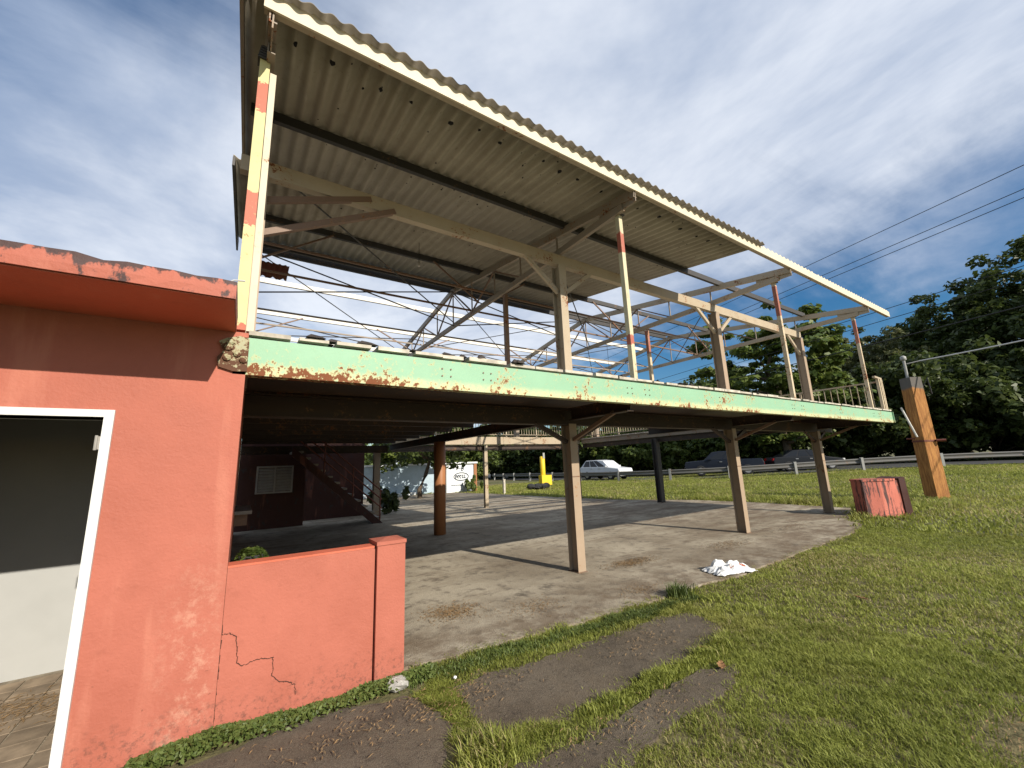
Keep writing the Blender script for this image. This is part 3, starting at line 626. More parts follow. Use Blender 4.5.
# ------------------------------------------------------------------ rear of the ground floor: dark wall with louvres, stairs
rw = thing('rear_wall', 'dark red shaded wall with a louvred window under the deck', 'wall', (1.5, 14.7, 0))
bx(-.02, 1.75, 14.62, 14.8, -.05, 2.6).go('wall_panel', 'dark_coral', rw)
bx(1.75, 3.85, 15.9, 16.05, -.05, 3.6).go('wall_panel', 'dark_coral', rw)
wf = MB().box(.42, 1.40, 14.57, 14.618, 1.79, 1.84); wf.box(.42, 1.40, 14.57, 14.618, 1.03, 1.08); wf.box(.42, .47, 14.57, 14.618, 1.08, 1.79); wf.box(1.35, 1.40, 14.57, 14.618, 1.08, 1.79); wf.box(.885, .935, 14.57, 14.618, 1.08, 1.79)
wf = wf.go('window_frame', 'louvre_paint', rw)
for s_ in (.475, .94):
    for k in range(8):
        z = 1.10+k*.086; MB().add([(s_, 14.565, z), (s_+.405, 14.565, z), (s_+.405, 14.61, z+.075), (s_, 14.61, z+.075), (s_, 14.57, z-.006), (s_+.405, 14.57, z-.006), (s_+.405, 14.615, z+.069), (s_, 14.615, z+.069)],
            [(0, 1, 2, 3), (7, 6, 5, 4), (0, 4, 5, 1), (1, 5, 6, 2), (2, 6, 7, 3), (3, 7, 4, 0)]).go('louvre', 'louvre_paint', wf)
st = thing('staircase', 'concrete stairs with coral pipe handrails climbing to the deck in the shade', 'stairs', (3.4, 13.6, 0))
NS = 12
for k in range(NS):
    x1 = 3.75-k*.205; bx(x1-.26, x1, 13.2, 14.3, .185*k+.13, .185*(k+1)).go('tread', 'stair_concrete', st)
MB().add([(3.8, 13.15, 0), (3.5, 13.15, 0), (1.2, 13.15, 2.08), (1.2, 13.15, 2.35), (3.8, 13.23, 0), (3.5, 13.23, 0), (1.2, 13.23, 2.08), (1.2, 13.23, 2.35)],
         [(0, 1, 2, 3), (7, 6, 5, 4), (0, 4, 5, 1), (1, 5, 6, 2), (2, 6, 7, 3), (3, 7, 4, 0)]).go('stringer', 'dark_coral', st)
plain('rail_pink', (.20, .07, .05), .6)
for hh in (.35, .6, .85): MB().tube([(3.75, 13.17, .10+hh), (1.3, 13.17, 2.25+hh-.02)], .022, 8).go('handrail', 'rail_pink', st)
for k in (0, 4, 8): MB().tube([(3.7-k*.205, 13.17, .185*k+.1), (3.7-k*.205, 13.17, .185*k+1.0)], .022, 8).go('baluster', 'rail_pink', st)
# shelf on the side wall and a plant behind the garden wall
sh = thing('wall_shelf', 'small pale shelf on the side wall under the deck', 'shelf', (.1, 6.5, 1.1))
bx(-.015, .16, 6.0, 7.1, 1.14, 1.18).go('board', 'stair_concrete', sh)
for y in (6.15, 6.9): bx(-.012, .12, y, y+.03, 1.0, 1.138).go('bracket', 'brown_steel', sh)

# ------------------------------------------------------------------ plants
def leafmesh(name, P, Nrm, size, mat, parent=None, loc=None, aspect=1.6, seed=1, kind=None, tilt=.6):
    """one rhombic leaf per point, lying roughly across the given normals"""
    rg = np.random.default_rng(seed); n = len(P); P = np.asarray(P, float)
    nr = np.asarray(Nrm, float)+rg.normal(0, tilt, (n, 3)); nr /= np.linalg.norm(nr, axis=1)[:, None]+1e-9
    a = np.cross(nr, rg.normal(0, 1, (n, 3))); a /= np.linalg.norm(a, axis=1)[:, None]+1e-9; b = np.cross(nr, a)
    s_ = size*rg.uniform(.6, 1.3, n)[:, None]; V = np.empty((n, 4, 3))
    V[:, 0] = P-a*s_*.5*aspect; V[:, 1] = P+b*s_*.5+nr*s_*.12; V[:, 2] = P+a*s_*.5*aspect-nr*s_*.1; V[:, 3] = P-b*s_*.5+nr*s_*.12
    return rawmesh(name, V.reshape(-1, 3), np.arange(n*4).reshape(n, 4), np.repeat(rg.uniform(0, 1, n), 4), mat, parent, loc)
def rawmesh(name, V, F, R_, mat, parent=None, loc=None):
    m = bpy.data.meshes.new(name); nv, nf, k = len(V), len(F), F.shape[1]
    m.vertices.add(nv); m.vertices.foreach_set('co', np.ascontiguousarray(V, dtype=np.float32).ravel())
    m.loops.add(nf*k); m.loops.foreach_set('vertex_index', F.astype(np.int32).ravel())
    m.polygons.add(nf); m.polygons.foreach_set('loop_start', np.arange(0, nf*k, k, dtype=np.int32)); m.polygons.foreach_set('loop_total', np.full(nf, k, dtype=np.int32))
    a = m.attributes.new('r', 'FLOAT', 'POINT'); a.data.foreach_set('value', R_.astype(np.float32))
    m.materials.append(MATS[mat]); m.update(calc_edges=True)
    o = bpy.data.objects.new(name, m); COL.objects.link(o)
    if parent: o.parent = parent
    if loc is not None: o.location = loc
    return o
def make_tree(name, H_, RX, trunk_h, mat, seed, nclump=230, leaves=46, leaf=.34, tiers=False, low=.25):
    """tapered trunk and limbs plus a crown of leaf clumps; built at the origin, returns (trunk mesh, crown mesh)"""
    rg = np.random.default_rng(seed); top = H_; zc0 = trunk_h+(top-trunk_h)*.45; RZ = (top-trunk_h)*.56
    C_ = []
    lob = rg.uniform(0, 2*PI, 6); am = rg.uniform(.1, .28, 6)
    while len(C_) < nclump:
        d = rg.normal(0, 1, 3); d /= np.linalg.norm(d); rad = rg.uniform(.25, 1)**.45
        az = math.atan2(d[1], d[0]); k = 1+sum(am[i]*math.sin((i+2)*az+lob[i]+3*d[2]) for i in range(6))*.6
        p = np.array([d[0]*RX*rad*k, d[1]*RX*rad*k, zc0+d[2]*RZ*rad*(1+.25*math.sin(3*az+lob[0]))])
        if tiers: p[2] = round(p[2]/1.25)*1.25+rg.normal(0, .12)
        if p[2] < low*H_ : continue
        C_.append(p)
    C_ = np.array(C_); P = []; Nn = []
    for p in C_:
        cr = rg.uniform(.55, 1.15)*RX*.17; q = rg.normal(0, 1, (leaves, 3)); q /= np.linalg.norm(q, axis=1)[:, None]; q *= (rg.uniform(.2, 1, (leaves, 1))**.5)*cr
        q[:, 2] *= .35 if tiers else .7
        P.append(p+q); o_ = q/(np.linalg.norm(q, axis=1)[:, None]+1e-6)*.6; o_[:, 2] += .8; Nn.append(o_)
    P = np.concatenate(P); Nn = np.concatenate(Nn)
    mb = MB(); pts = [(rg.normal(0, .08*k), rg.normal(0, .08*k), z) for k, z in enumerate(np.linspace(-.3, zc0+RZ*.4, 7))]; b0 = H_*.026
    mb.tube(pts, list(np.linspace(b0, b0*.3, 7)), 9)
    for k in range(11):
        z = rg.uniform(trunk_h*.7, zc0+RZ*.2); az = rg.uniform(0, 2*PI); ln = RX*rg.uniform(.5, .9); up = rg.uniform(.1, .7)
        s_ = min(1, max(0, z/(zc0+RZ*.4)))*6; i0 = int(min(5, s_)); base = np.array(pts[i0])*(1-(s_-i0))+np.array(pts[i0+1])*(s_-i0)
        L_ = [tuple(base+np.array([math.cos(az)*ln*q, math.sin(az)*ln*q, ln*up*q*(1.2-.4*q)+rg.normal(0, .08)])) for q in (0, .3, .65, 1)]
        mb.tube(L_, [b0*.4, b0*.3, b0*.18, b0*.06], 6)
    return mb, P, Nn
def plant_tree(name, label, x, y, src=None, scale=1., rz_=0., group=None, sz=None):
    t_ = thing(name, label, 'tree', (x, y, terr(x, y)-.05), group)
    tk, cw = src
    for nm, ms in (('trunk', tk), ('crown', cw)):
        o = bpy.data.objects.new(nm, ms); COL.objects.link(o); o.parent = t_
    t_.rotation_euler = (0, 0, rz_); t_.scale = (scale, scale, (sz or scale)); return t_
SRC = {}
def source(key, *a, mat='leaf_mid', leaf=.34, tilt=.6, aspect=1.6, **k):
    mb, P, Nn = make_tree(key, *a, mat=mat, **k)
    c_ = leafmesh('crown', P, Nn, leaf, mat, seed=k.get('seed', 1), tilt=tilt, aspect=aspect); tk = mb.go('trunk', 'bark', None, True)
    SRC[key] = (tk.data, c_.data); bpy.data.objects.remove(c_); bpy.data.objects.remove(tk)
source('tall', 18., 6.2, 4.0, mat='leaf_dark', seed=21, nclump=380, leaves=80, leaf=.30, low=.12)
source('round', 13., 5.6, 2.5, mat='leaf_mid', seed=22, nclump=300, leaves=75, leaf=.30, low=.10)
source('olive', 14., 5.0, 2.0, mat='leaf_olive', seed=23, nclump=280, leaves=75, leaf=.27, low=.10)
source('almond', 12.4, 5.4, 2.6, mat='leaf_almond', seed=24, nclump=250, leaves=70, leaf=.30, tiers=True, low=.18, tilt=.45)
source('bush', 5.6, 3.8, .5, mat='leaf_mid', seed=25, nclump=210, leaves=70, leaf=.24, low=.02)
source('darkbush', 6.2, 4.2, .5, mat='leaf_dark', seed=26, nclump=220, leaves=75, leaf=.24, low=.02)
source('lightbush', 5.2, 3.6, .5, mat='leaf_light', seed=27, nclump=210, leaves=70, leaf=.24, low=.02)
FR = 'wood beyond the road'
for a in [('tall_tree', 'tallest dark tree at the right edge of the picture', 62.5, 3.4, 'tall', 1.12, .3, 1.08),
          ('tall_tree', 'dark tall tree left of the tallest one at the right edge', 67, 10.5, 'tall', .95, 2.1, .98),
          ('olive_tree', 'olive green feathery tree behind the orange pillar', 57, 13.8, 'olive', .98, .9, .98),
          ('distant_tree', 'hazy olive tree just right of the pavilion railing', 66, 21.5, 'olive', 1.12, 2.9, 1.02),
          ('almond_tree', 'leafy almond tree in tiers behind the right half of the upper deck', 38.5, 16.4, 'almond', 1.1, .4, 1.12),
          ('round_tree', 'mid green round tree behind the middle of the upper deck', 46.5, 27.5, 'round', .9, 1.3, .84),
          ('round_tree', 'low mid green tree seen between the middle roof posts', 47, 36.0, 'round', .9, 4.0, .62),
          ('tall_tree', 'dark tree filling the gap behind the almond tree', 57, 23.5, 'tall', .85, 5.0, .68),
          ('tall_tree', 'dark tree outside the right end of the wood', 58, -6.0, 'tall', 1.1, 1.5, 1.0),
          ('dark_shrub', 'dark shrub behind the guardrail under the tallest tree', 52, 1.5, 'darkbush', 1.25, .2, 1.25),
          ('dark_shrub', 'dark shrub behind the guardrail right of the orange pillar', 50.5, 6.5, 'darkbush', 1.3, 1.2, 1.4),
          ('dark_shrub', 'dark shrub behind the guardrail and the orange pillar', 48, 10.5, 'darkbush', 1.25, 2.4, 1.35),
          ('dark_shrub', 'dark shrub behind the guardrail left of the orange pillar', 46, 13.8, 'darkbush', 1.1, 3.3, 1.2),
          ('dark_shrub', 'dark shrub behind the dark sedan', 41.5, 19.5, 'darkbush', 1.0, 4.6, 1.0),
          ('green_shrub', 'mid green shrub behind the dark pickup', 39, 22.8, 'bush', 1.0, .5, 1.0),
          ('green_shrub', 'mid green shrub between the pickup and the white car', 37.5, 26.6, 'lightbush', 1.1, 2.5, 1.1),
          ('bright_shrub', 'bright green shrub right above the white car bonnet', 35.5, 30.5, 'lightbush', 1.05, 1.5, 1.1),
          ('green_shrub', 'mid green shrub behind the white car roof', 34, 34.5, 'bush', 1.1, 3.6, 1.15),
          ('dark_shrub', 'dark shrub right of the yellow post', 33.5, 40.5, 'darkbush', 1.1, 5.5, 1.1),
          ('dark_shrub', 'dark shrub behind the yellow post', 32.5, 47, 'darkbush', 1.2, .7, 1.2),
          ('dark_shrub', 'dark shrub left of the yellow post', 31, 53, 'darkbush', 1.3, 1.9, 1.25),
          ('bright_shrub', 'bright green tree top above the white emblem wall', 17.5, 38, 'lightbush', 1.1, 2.2, .86),
          ('bright_shrub', 'sunlit green tree top above the pale blue wall', 12.2, 36, 'lightbush', 1.1, 4.4, .84),
          ('green_shrub', 'mid green shrub behind the left end of the pale blue wall', 6.0, 36, 'bush', 1.1, .3, .85),
          ('tall_tree', 'dark backdrop tree behind the shrubs right of the almond tree', 70, 17, 'tall', 1.0, 3.0, .9),
          ('dark_shrub', 'dark backdrop shrub between the white car and the wood', 44, 33, 'darkbush', 1.3, 3.0, 1.2)]:
    nm, lb, x, y, src, sc, rz_, szz = a; plant_tree(nm, lb, x, y, SRC[src], sc, rz_, FR, szz)
# small dark tree next to the stairs, its branches hang before the blue wall
mb, P, Nn = make_tree('yard', 5.6, 3.0, 1.9, mat='leaf_dark', seed=31, nclump=150, leaves=40, leaf=.2, low=.30)
ty = thing('yard_tree', 'dark leafy little tree hanging before the pale blue wall', 'tree', (8.3, 21.9, 0))
o = leafmesh('crown', P, Nn, .19, 'leaf_dark', seed=31, parent=ty); o = mb.go('trunk', 'bark', None, True); o.parent = ty
def bush(name, label, x, y, h, rad, n, leaf, mat, seed, cat_='plant'):
    rg = np.random.default_rng(seed); t_ = thing(name, label, cat_, (x, y, .01)); q = rg.normal(0, 1, (n, 3)); q /= np.linalg.norm(q, axis=1)[:, None]; rr_ = rg.uniform(.2, 1, (n, 1))**.5
    cc_ = rg.normal(0, .55, (14, 3))*np.array([rad, rad, h*.36]); P = cc_[rg.integers(0, 14, n)]+q*rr_*np.array([rad, rad, h])*.26; P[:, 2] += h*.5; P = np.maximum(P, [-9, -9, .02]); o = leafmesh('foliage', P, q+np.array([0, 0, .7]), leaf, mat, seed=seed, parent=t_, aspect=2.2)
    mb = MB()
    for k in range(6): a = k*1.05+seed; mb.tube([(0, 0, 0), (math.cos(a)*rad*.3, math.sin(a)*rad*.3, h*.4), (math.cos(a)*rad*.6, math.sin(a)*rad*.6, h*.75)], [.012, .009, .004], 5)
    o = mb.go('stem', 'bark', None); o.parent = t_
bush('corner_shrub', 'small green shrub in front of the white emblem wall', 12.55, 23.9, .95, .45, 700, .10, 'leaf_light', 41)
bush('stair_shrub', 'dark shrub at the foot of the stairs', 4.7, 15.6, 1.1, .5, 380, .14, 'leaf_dark', 42)
# drooping fern behind the garden wall
fn = thing('potted_fern', 'drooping fern standing behind the low garden wall', 'plant', (.16, 5.0, 0))
V = []; rg = np.random.default_rng(5)
P = []; Nn = []
for k in range(26):
    az = rg.uniform(0, 2*PI); ln = rg.uniform(.10, .18)
    for q in np.linspace(.1, 1, 16):
        p = np.array([.16+math.cos(az)*ln*q, 5.0+math.sin(az)*ln*q, .86+.19*q-.36*q*q]); 
        for s_ in (-1, 1): P.append(p+np.array([-math.sin(az), math.cos(az), 0])*s_*.025); Nn.append((math.cos(az)*.3, math.sin(az)*.3, 1))
o = leafmesh('frond', np.array(P)-np.array([.16, 5.0, 0]), Nn, .036, 'leaf_mid', seed=5, parent=fn, tilt=.25)
MB().tube([(.16, 5.0, .012), (.16, 5.0, .05), (.16, 5.0, .7), (.16, 5.0, .83)], [.05, .08, .10, .11], 14).go('pot', 'tyre_pile', fn, True)

# ------------------------------------------------------------------ blue wall with the emblem
bw = thing('boundary_wall', 'pale blue boundary wall shaded by the little tree', 'wall', (8.5, 25.6, 0))
bx(5.2, 11.05, 25.5, 25.7, -.1, 1.80).go('wall_panel', 'pale_blue_wall', bw); bx(5.2, 11.05, 25.42, 25.78, 1.801, 1.9).go('coping', 'white_wall', bw)
bx(6.0, 9.3, 25.1, 25.49, .012, .16).go('kerb', 'white_wall', bw)
ew = thing('emblem_wall', 'white gate wall with a dark oval emblem beside an orange post', 'wall', (11.7, 24, 0))
bx(11.07, 13.0, 24.6, 24.8, -.1, 1.75).go('wall_panel', 'white_wall', ew); bx(10.2, 13.25, 24.45, 24.95, 1.80, 1.90).go('lintel', 'white_wall', ew)
bx(13.02, 13.22, 24.52, 24.86, -.1, 1.797).go('gate_post', 'orange_pipe', ew)
mb = MB(); oc = (12.1, .98); n = 40
for k in range(n):
    a, b = 2*PI*k/n, 2*PI*(k+1)/n; mb.bar((oc[0]+.52*math.cos(a), 24.592, oc[1]+.24*math.sin(a)), (oc[0]+.52*math.cos(b), 24.592, oc[1]+.24*math.sin(b)), .055, .01, (0, 1, 0))
for x in (-.36, -.2, -.05, .12, .26):
    pts = [(oc[0]+x+.05*math.cos(t_), 24.592, oc[1]+.10*math.sin(t_)) for t_ in np.linspace(.6+x*3, 5.4+x*2, 9)]
    for a, b in zip(pts[:-1], pts[1:]): mb.bar(a, b, .055, .01, (0, 1, 0))
for q in range(2):
    pts = [(12.2+.10*math.cos(t_), 24.592, 1.48+q*.12-.06+.08*math.sin(t_)) for t_ in np.linspace(0, 5.2, 10)]
    for a, b in zip(pts[:-1], pts[1:]): mb.bar(a, b, .05, .01, (0, 1, 0))
for x in np.linspace(11.4, 12.1, 6): mb.box(x, x+.09, 24.588, 24.597, .42, .48)
mb.go('emblem', 'emblem_ink', ew)
# ------------------------------------------------------------------ yellow post, pale marker, tyre heap
yp = thing('yellow_post', 'yellow steel post with a boxed foot near the road', 'post', (17.2, 22.4, 0))
MB().tube([(17.12, 22.4, -.05), (17.12, 22.4, 2.05), (17.12, 22.4, 2.10)], [.17, .17, .1], 12).go('pipe', 'yellow_sign', yp, True)
MB().box(16.72, 17.12, 22.0, 22.36, .0, .86).go('foot_box', 'yellow_sign', yp); MB().box(17.16, 17.62, 22.1, 22.5, .2, .84).go('foot_box', 'yellow_sign', yp)
bx(17.05, 17.2, 22.21, 22.24, 1.95, 2.32).go('top_plate', 'galvanised', yp)
mp_ = thing('marker_post', 'thin pale timber marker post standing in the grass', 'post', (11.9, 19.6, 0)); bx(12.6, 12.72, 20.2, 20.32, -.05, .78).go('shaft', 'weathered_board', mp_); bx(12.59, 12.73, 20.19, 20.33, .781, .81).go('cap', 'weathered_board', mp_)
tp = thing('rubble_heap', 'black rubble heap at the foot of the yellow post', 'rubble', (16.3, 23, 0)); rg = random.Random(12)
def lump(x, y, z, s_, rg, nm, mat, parent, flat=.6):
    V = []; F = []; n, m_ = 9, 5
    for j in range(1, m_):
        ph = PI*j/m_
        for i in range(n): k = s_*rg.uniform(.78, 1.15); V.append((x+k*math.sin(ph)*math.cos(2*PI*i/n), y+k*math.sin(ph)*math.sin(2*PI*i/n), z+k*flat*math.cos(ph)))
    V += [(x, y, z+s_*flat), (x, y, z-s_*flat)]; a, b = len(V)-2, len(V)-1
    for i in range(n):
        F.append((a, i, (i+1) % n)); F.append((b, (m_-2)*n+(i+1) % n, (m_-2)*n+i))
        for j in range(m_-2): F.append((j*n+i, (j+1)*n+i, (j+1)*n+(i+1) % n, j*n+(i+1) % n))
    return me(nm, V, F, mat, parent)
for k in range(7): lump(15.5+k*.22, 21.6+rg.uniform(-.2, .2), .14+rg.uniform(0, .12), rg.uniform(.2, .32), rg, 'chunk', 'tyre_pile', tp)
rk = lump(1.1, 3.36, .035, .085, random.Random(3), 'grey_stone', 'stone', None, .5); rk.scale = (1, 1, 1); tag(rk, 'pale grey stone lying in the weeds by the garden wall', 'stone')
pb = lump(1.5, 3.2, .02, .016, random.Random(5), 'white_pebble', 'litter_white', None, .6); tag(pb, 'small white pebble beside the pale grey stone', 'pebble')
# ------------------------------------------------------------------ coral block and orange pillar
P5 = [(13.1, 4.0), (13.42, 3.74), (14.15, 3.47), (14.4, 3.95), (13.3, 4.3)]
blk = thing('coral_block', 'broken coral concrete block with dark streaks standing on the lawn', 'block', (13.7, 3.85, 0))
MB().poly(P5, -.1, .85).go('body', 'coral_stained', blk)
MB().poly([(13.08, 4.0), (13.41, 3.72), (13.85, 3.55), (13.9, 4.15), (13.3, 4.32)], .852, .90).go('top_slab', 'coral_stained', blk)
MB().add([(14.0, 3.50, -.05), (14.22, 3.42, -.05), (14.5, 3.95, -.05), (14.2, 4.0, -.05), (13.95, 3.50, .9), (14.12, 3.43, .93), (14.4, 3.95, .93), (14.15, 4.0, .9)],
         [(0, 3, 2, 1), (4, 5, 6, 7), (0, 1, 5, 4), (1, 2, 6, 5), (2, 3, 7, 6), (3, 0, 4, 7)]).go('broken_edge', 'dark_coral', blk)
pl = thing('orange_pillar', 'square orange brown pillar with strap and conduit on the lawn', 'pillar', (18.95, 3.9, 0))
PA = 12.5/180*PI+PI/4
def rotsq(s_, cx=18.35, cy=3.95): return [(cx+s_*math.cos(PA+k*PI/2)*.7071*1.0, cy+s_*math.sin(PA+k*PI/2)*.7071) for k in range(4)]
def rotsq2(s_, cx=18.95, cy=3.9): a0 = 12.5/180*PI; return [(cx+s_*.7071*math.cos(a0+k*PI/2), cy+s_*.7071*math.sin(a0+k*PI/2)) for k in range(4)]
A, B = rotsq2(.42), rotsq2(.38)
MB().add([(x, y, -.1) for x, y in A]+[(x, y, 4.0) for x, y in B], [(3, 2, 1, 0), (4, 5, 6, 7)]+[(k, (k+1) % 4, 4+(k+1) % 4, 4+k) for k in range(4)]).go('shaft', 'post_orange', pl)
MB().poly(rotsq2(.425), 1.83, 1.89).go('strap', 'rust_sheet', pl)
MB().tube([(18.95, 3.62, 1.86), (19.02, 3.40, 1.86)], .04, 8).go('strap_bolt', 'rust_sheet', pl); MB().tube([(18.68, 4.05, 1.95), (18.60, 4.25, 1.95)], .025, 8).go('strap_bolt', 'rust_sheet', pl)
MB().tube([(18.62, 3.98, 2.0), (18.56, 4.2, 3.0)], .028, 8).go('conduit', 'white_steel', pl)
MB().tube([(19.05, 3.68, 3.6), (19.15, 3.52, 3.95), (19.18, 3.5, 3.4)], .02, 8).go('cable_loop', 'wire_black', pl)
ms = MB().tube([(18.95, 3.95, 3.98), (18.95, 3.95, 4.62)], .04, 10).go('service_mast', 'galvanised', pl)
MB().tube([(18.95, 3.95, 4.62), (18.95, 3.95, 4.65), (18.95, 3.95, 4.76), (18.95, 3.95, 4.80)], [.045, .085, .08, .03], 12).go('weather_head', 'galvanised', ms, True)
MB().tube([(18.97, 3.9, 4.5), (19.1, 3.6, 4.55)], .02, 6).go('insulator_arm', 'galvanised', ms)
# ------------------------------------------------------------------ overhead wires
D = Vector((.231, .973, 0)); P0 = Vector((22.1, 1.3, 0))
for k, (zz, lb) in enumerate([(11.15, 'topmost black overhead wire crossing the sky'), (10.35, 'upper wire of the close pair below the topmost wire'), (10.07, 'lower wire of the close pair below the topmost wire'),
                             (7.75, 'black wire just above the dark trees'), (7.3, 'black wire second above the dark trees'), (6.4, 'thick lowest black wire before the dark trees')]):
    a = P0-D*22; b = P0+D*62; pts = []
    for q in np.linspace(0, 1, 40): p = a.lerp(b, q); pts.append((p.x+.05*k, p.y, zz-(.35*(1-(2*q-1)**2))+.22))
    o = MB().tube(pts, .024 if k == 5 else .014, 5).go('overhead_wire', 'wire_black'); tag(o, lb, 'wire', 'overhead wires along the road')
pts = []
a = Vector((19.1, 3.6, 4.55)); b = P0-D*12; b.z = 6.3
for q in np.linspace(0, 1, 24): p = a.lerp(b, q); pts.append((p.x, p.y, p.z-.35*(1-(2*q-1)**2)))
tag(MB().tube(pts, .022, 5).go('service_wire', 'wire_pale'), 'pale service wire running down to the mast on the orange pillar', 'wire')
up_ = thing('utility_pole', 'wooden utility pole carrying the overhead wires far down the road', 'pole', tuple(P0+D*62))
e = P0+D*62; MB().tube([(e.x, e.y, -1), (e.x, e.y, 11.6)], [.16, .11], 10).go('shaft', 'bark', up_, True); MB().bar((e.x-.9, e.y+.2, 10.9), (e.x+.9, e.y-.2, 10.9), .1, .12).go('crossarm', 'bark', up_)

# ------------------------------------------------------------------ cars (length along +x, front at +x)
def car(name, label, loc, ang, paint, prof, cab, wb, wr, width=1.78, pickup=False):
    t_ = thing(name, label, 'car', (0, 0, 0)); hw = width/2
    def loft(P, w0, w1, z0, z1):
        V = []; n = len(P)
        for s_ in (-1, 1):
            for x, z in P:
                k = (z-z0)/max(.01, z1-z0); V.append((x, s_*(w0+(w1-w0)*max(0, min(1, k))), z))
        F = [tuple(range(n))[::-1], tuple(range(n, 2*n))]+[(i, (i+1) % n, n+(i+1) % n, n+i) for i in range(n)]
        return V, F
    V, F = loft(prof, hw, hw*.96, .5, 1.0); b = me('body', V, F, paint, t_)
    m = b.modifiers.new('bevel', 'BEVEL'); m.width = .05; m.segments = 2; m.limit_method = 'ANGLE'
    zs = [p[1] for p in cab]; V, F = loft(cab, hw*.93, hw*.74, min(zs), max(zs)); c_ = me('cabin', V, F, paint, t_)
    m = c_.modifiers.new('bevel', 'BEVEL'); m.width = .04; m.segments = 2; m.limit_method = 'ANGLE'
    # side windows and screens, proud of the cabin
    z0, z1 = min(zs), max(zs); xb0, xf0 = min(p[0] for p in cab), max(p[0] for p in cab); tops = [p[0] for p in cab if p[1] > z1-.06]; xb1, xf1 = min(tops), max(tops)
    def at(k, s_, z): kk = (z-z0)/(z1-z0); return (xb0+(xb1-xb0)*kk)+((xf0+(xf1-xf0)*kk)-(xb0+(xb1-xb0)*kk))*k, s_*(hw*.93+(hw*.74-hw*.93)*kk+.008), z
    za, zb = z0+.05, z1-.07
    for s_ in (-1, 1):
        for k0, k1 in ((.07, .33), (.37, .62), (.66, .93)) if not pickup else ((.08, .47), (.52, .92)):
            q = [at(k0, s_, za), at(k1, s_, za), at(k1, s_, zb), at(k0, s_, zb)]; q2 = [(p[0], p[1]+s_*.012, p[2]) for p in q]
            me('side_window', q+q2, [(0, 1, 2, 3), (7, 6, 5, 4), (0, 4, 5, 1), (1, 5, 6, 2), (2, 6, 7, 3), (3, 7, 4, 0)], 'car_glass', c_)
        dm = MB().box(.75, .95, s_*(hw+.02)-.06, s_*(hw+.02)+.06, z0+.02, z0+.14).go('mirror', paint, t_)
        for x in (.15, -.75): MB().box(x-.1, x+.08, s_*hw-.01, s_*hw+.02, z0-.14, z0-.10).go('door_handle', 'rim', b)
    for k, nm in ((1, 'windscreen'), (0, 'rear_window')):
        q = []
        for z in (za, zb):
            x = at(k, 1, z)[0]+(.012 if k else -.012); yy = at(k, 1, z)[1]-.10; q += [(x, -yy, z), (x, yy, z)]
        q2 = [(p[0]+(.012 if k else -.012), p[1], p[2]) for p in q]
        me(nm, q+q2, [(0, 1, 3, 2), (6, 7, 5, 4), (0, 4, 5, 1), (1, 5, 7, 3), (3, 7, 6, 2), (2, 6, 4, 0)], 'car_glass', c_)
    xf, xb = max(p[0] for p in prof), min(p[0] for p in prof)
    for s_ in (-1, 1):
        MB().box(xf-.22, xf-.02, s_*hw*.72-.2, s_*hw*.72+.2, .62, .76).go('headlight', 'lamp_clear', t_); MB().box(xb+.0, xb+.12, s_*hw*.78-.14, s_*hw*.78+.14, .72, .90).go('tail_light', 'lamp_red', t_)
        for x in (wb/2, -wb/2):
            y0 = s_*(hw-.20); y1 = s_*(hw+.015)
            a = MB().tube([(x, y0, wr), (x, y0+s_*.03, wr), (x, y1-s_*.03, wr), (x, y1, wr)], [wr*.9, wr, wr, wr*.9], 20).go('wheel', 'tyre', t_, False)
            MB().tube([(x, y1-s_*.02, wr), (x, y1+s_*.012, wr)], [wr*.62, wr*.58], 14).go('rim', 'rim', a)
    MB().box(xf-.06, xf+.03, -hw*.9, hw*.9, .32, .50).go('bumper', paint, t_); MB().box(xb-.03, xb+.06, -hw*.9, hw*.9, .36, .56).go('bumper', paint, t_)
    t_.location = loc; t_.rotation_euler = (0, 0, ang); return t_
sedan = [(-2.25, .38), (-1.7, .30), (1.75, .30), (2.2, .36), (2.27, .58), (2.12, .76), (1.2, .92), (.8, .97), (-1.4, 1.0), (-2.15, .98), (-2.28, .75)]
sedcab = [(-1.75, .98), (1.15, .94), (.35, 1.42), (-.2, 1.47), (-.9, 1.44)]
suvb = [(-2.2, .45), (-1.7, .36), (1.75, .36), (2.2, .42), (2.28, .70), (2.2, .92), (1.2, 1.03), (.85, 1.06), (-2.0, 1.10), (-2.25, 1.0), (-2.28, .7)]
suvc = [(-2.05, 1.08), (1.15, 1.04), (.45, 1.58), (-.3, 1.66), (-1.6, 1.63)]
picb = [(-2.6, .5), (-2.1, .42), (2.1, .42), (2.6, .48), (2.66, .8), (2.55, 1.05), (1.35, 1.14), (1.0, 1.16), (-2.55, 1.16), (-2.66, .85)]
picc = [(-1.05, 1.15), (1.3, 1.12), (.65, 1.72), (.1, 1.78), (-.85, 1.76)]
def roadang(x, y):
    d = min(range(len(GC)-1), key=lambda i: (GC[i][0]-x)**2+(GC[i][1]-y)**2); v = GC[d+1]-GC[d]; return math.atan2(v[1], v[0])
def roadz(x, y):
    d = min(range(len(GC)-1), key=lambda i: (GC[i][0]-x)**2+(GC[i][1]-y)**2); return terr(*GC[d])+.05
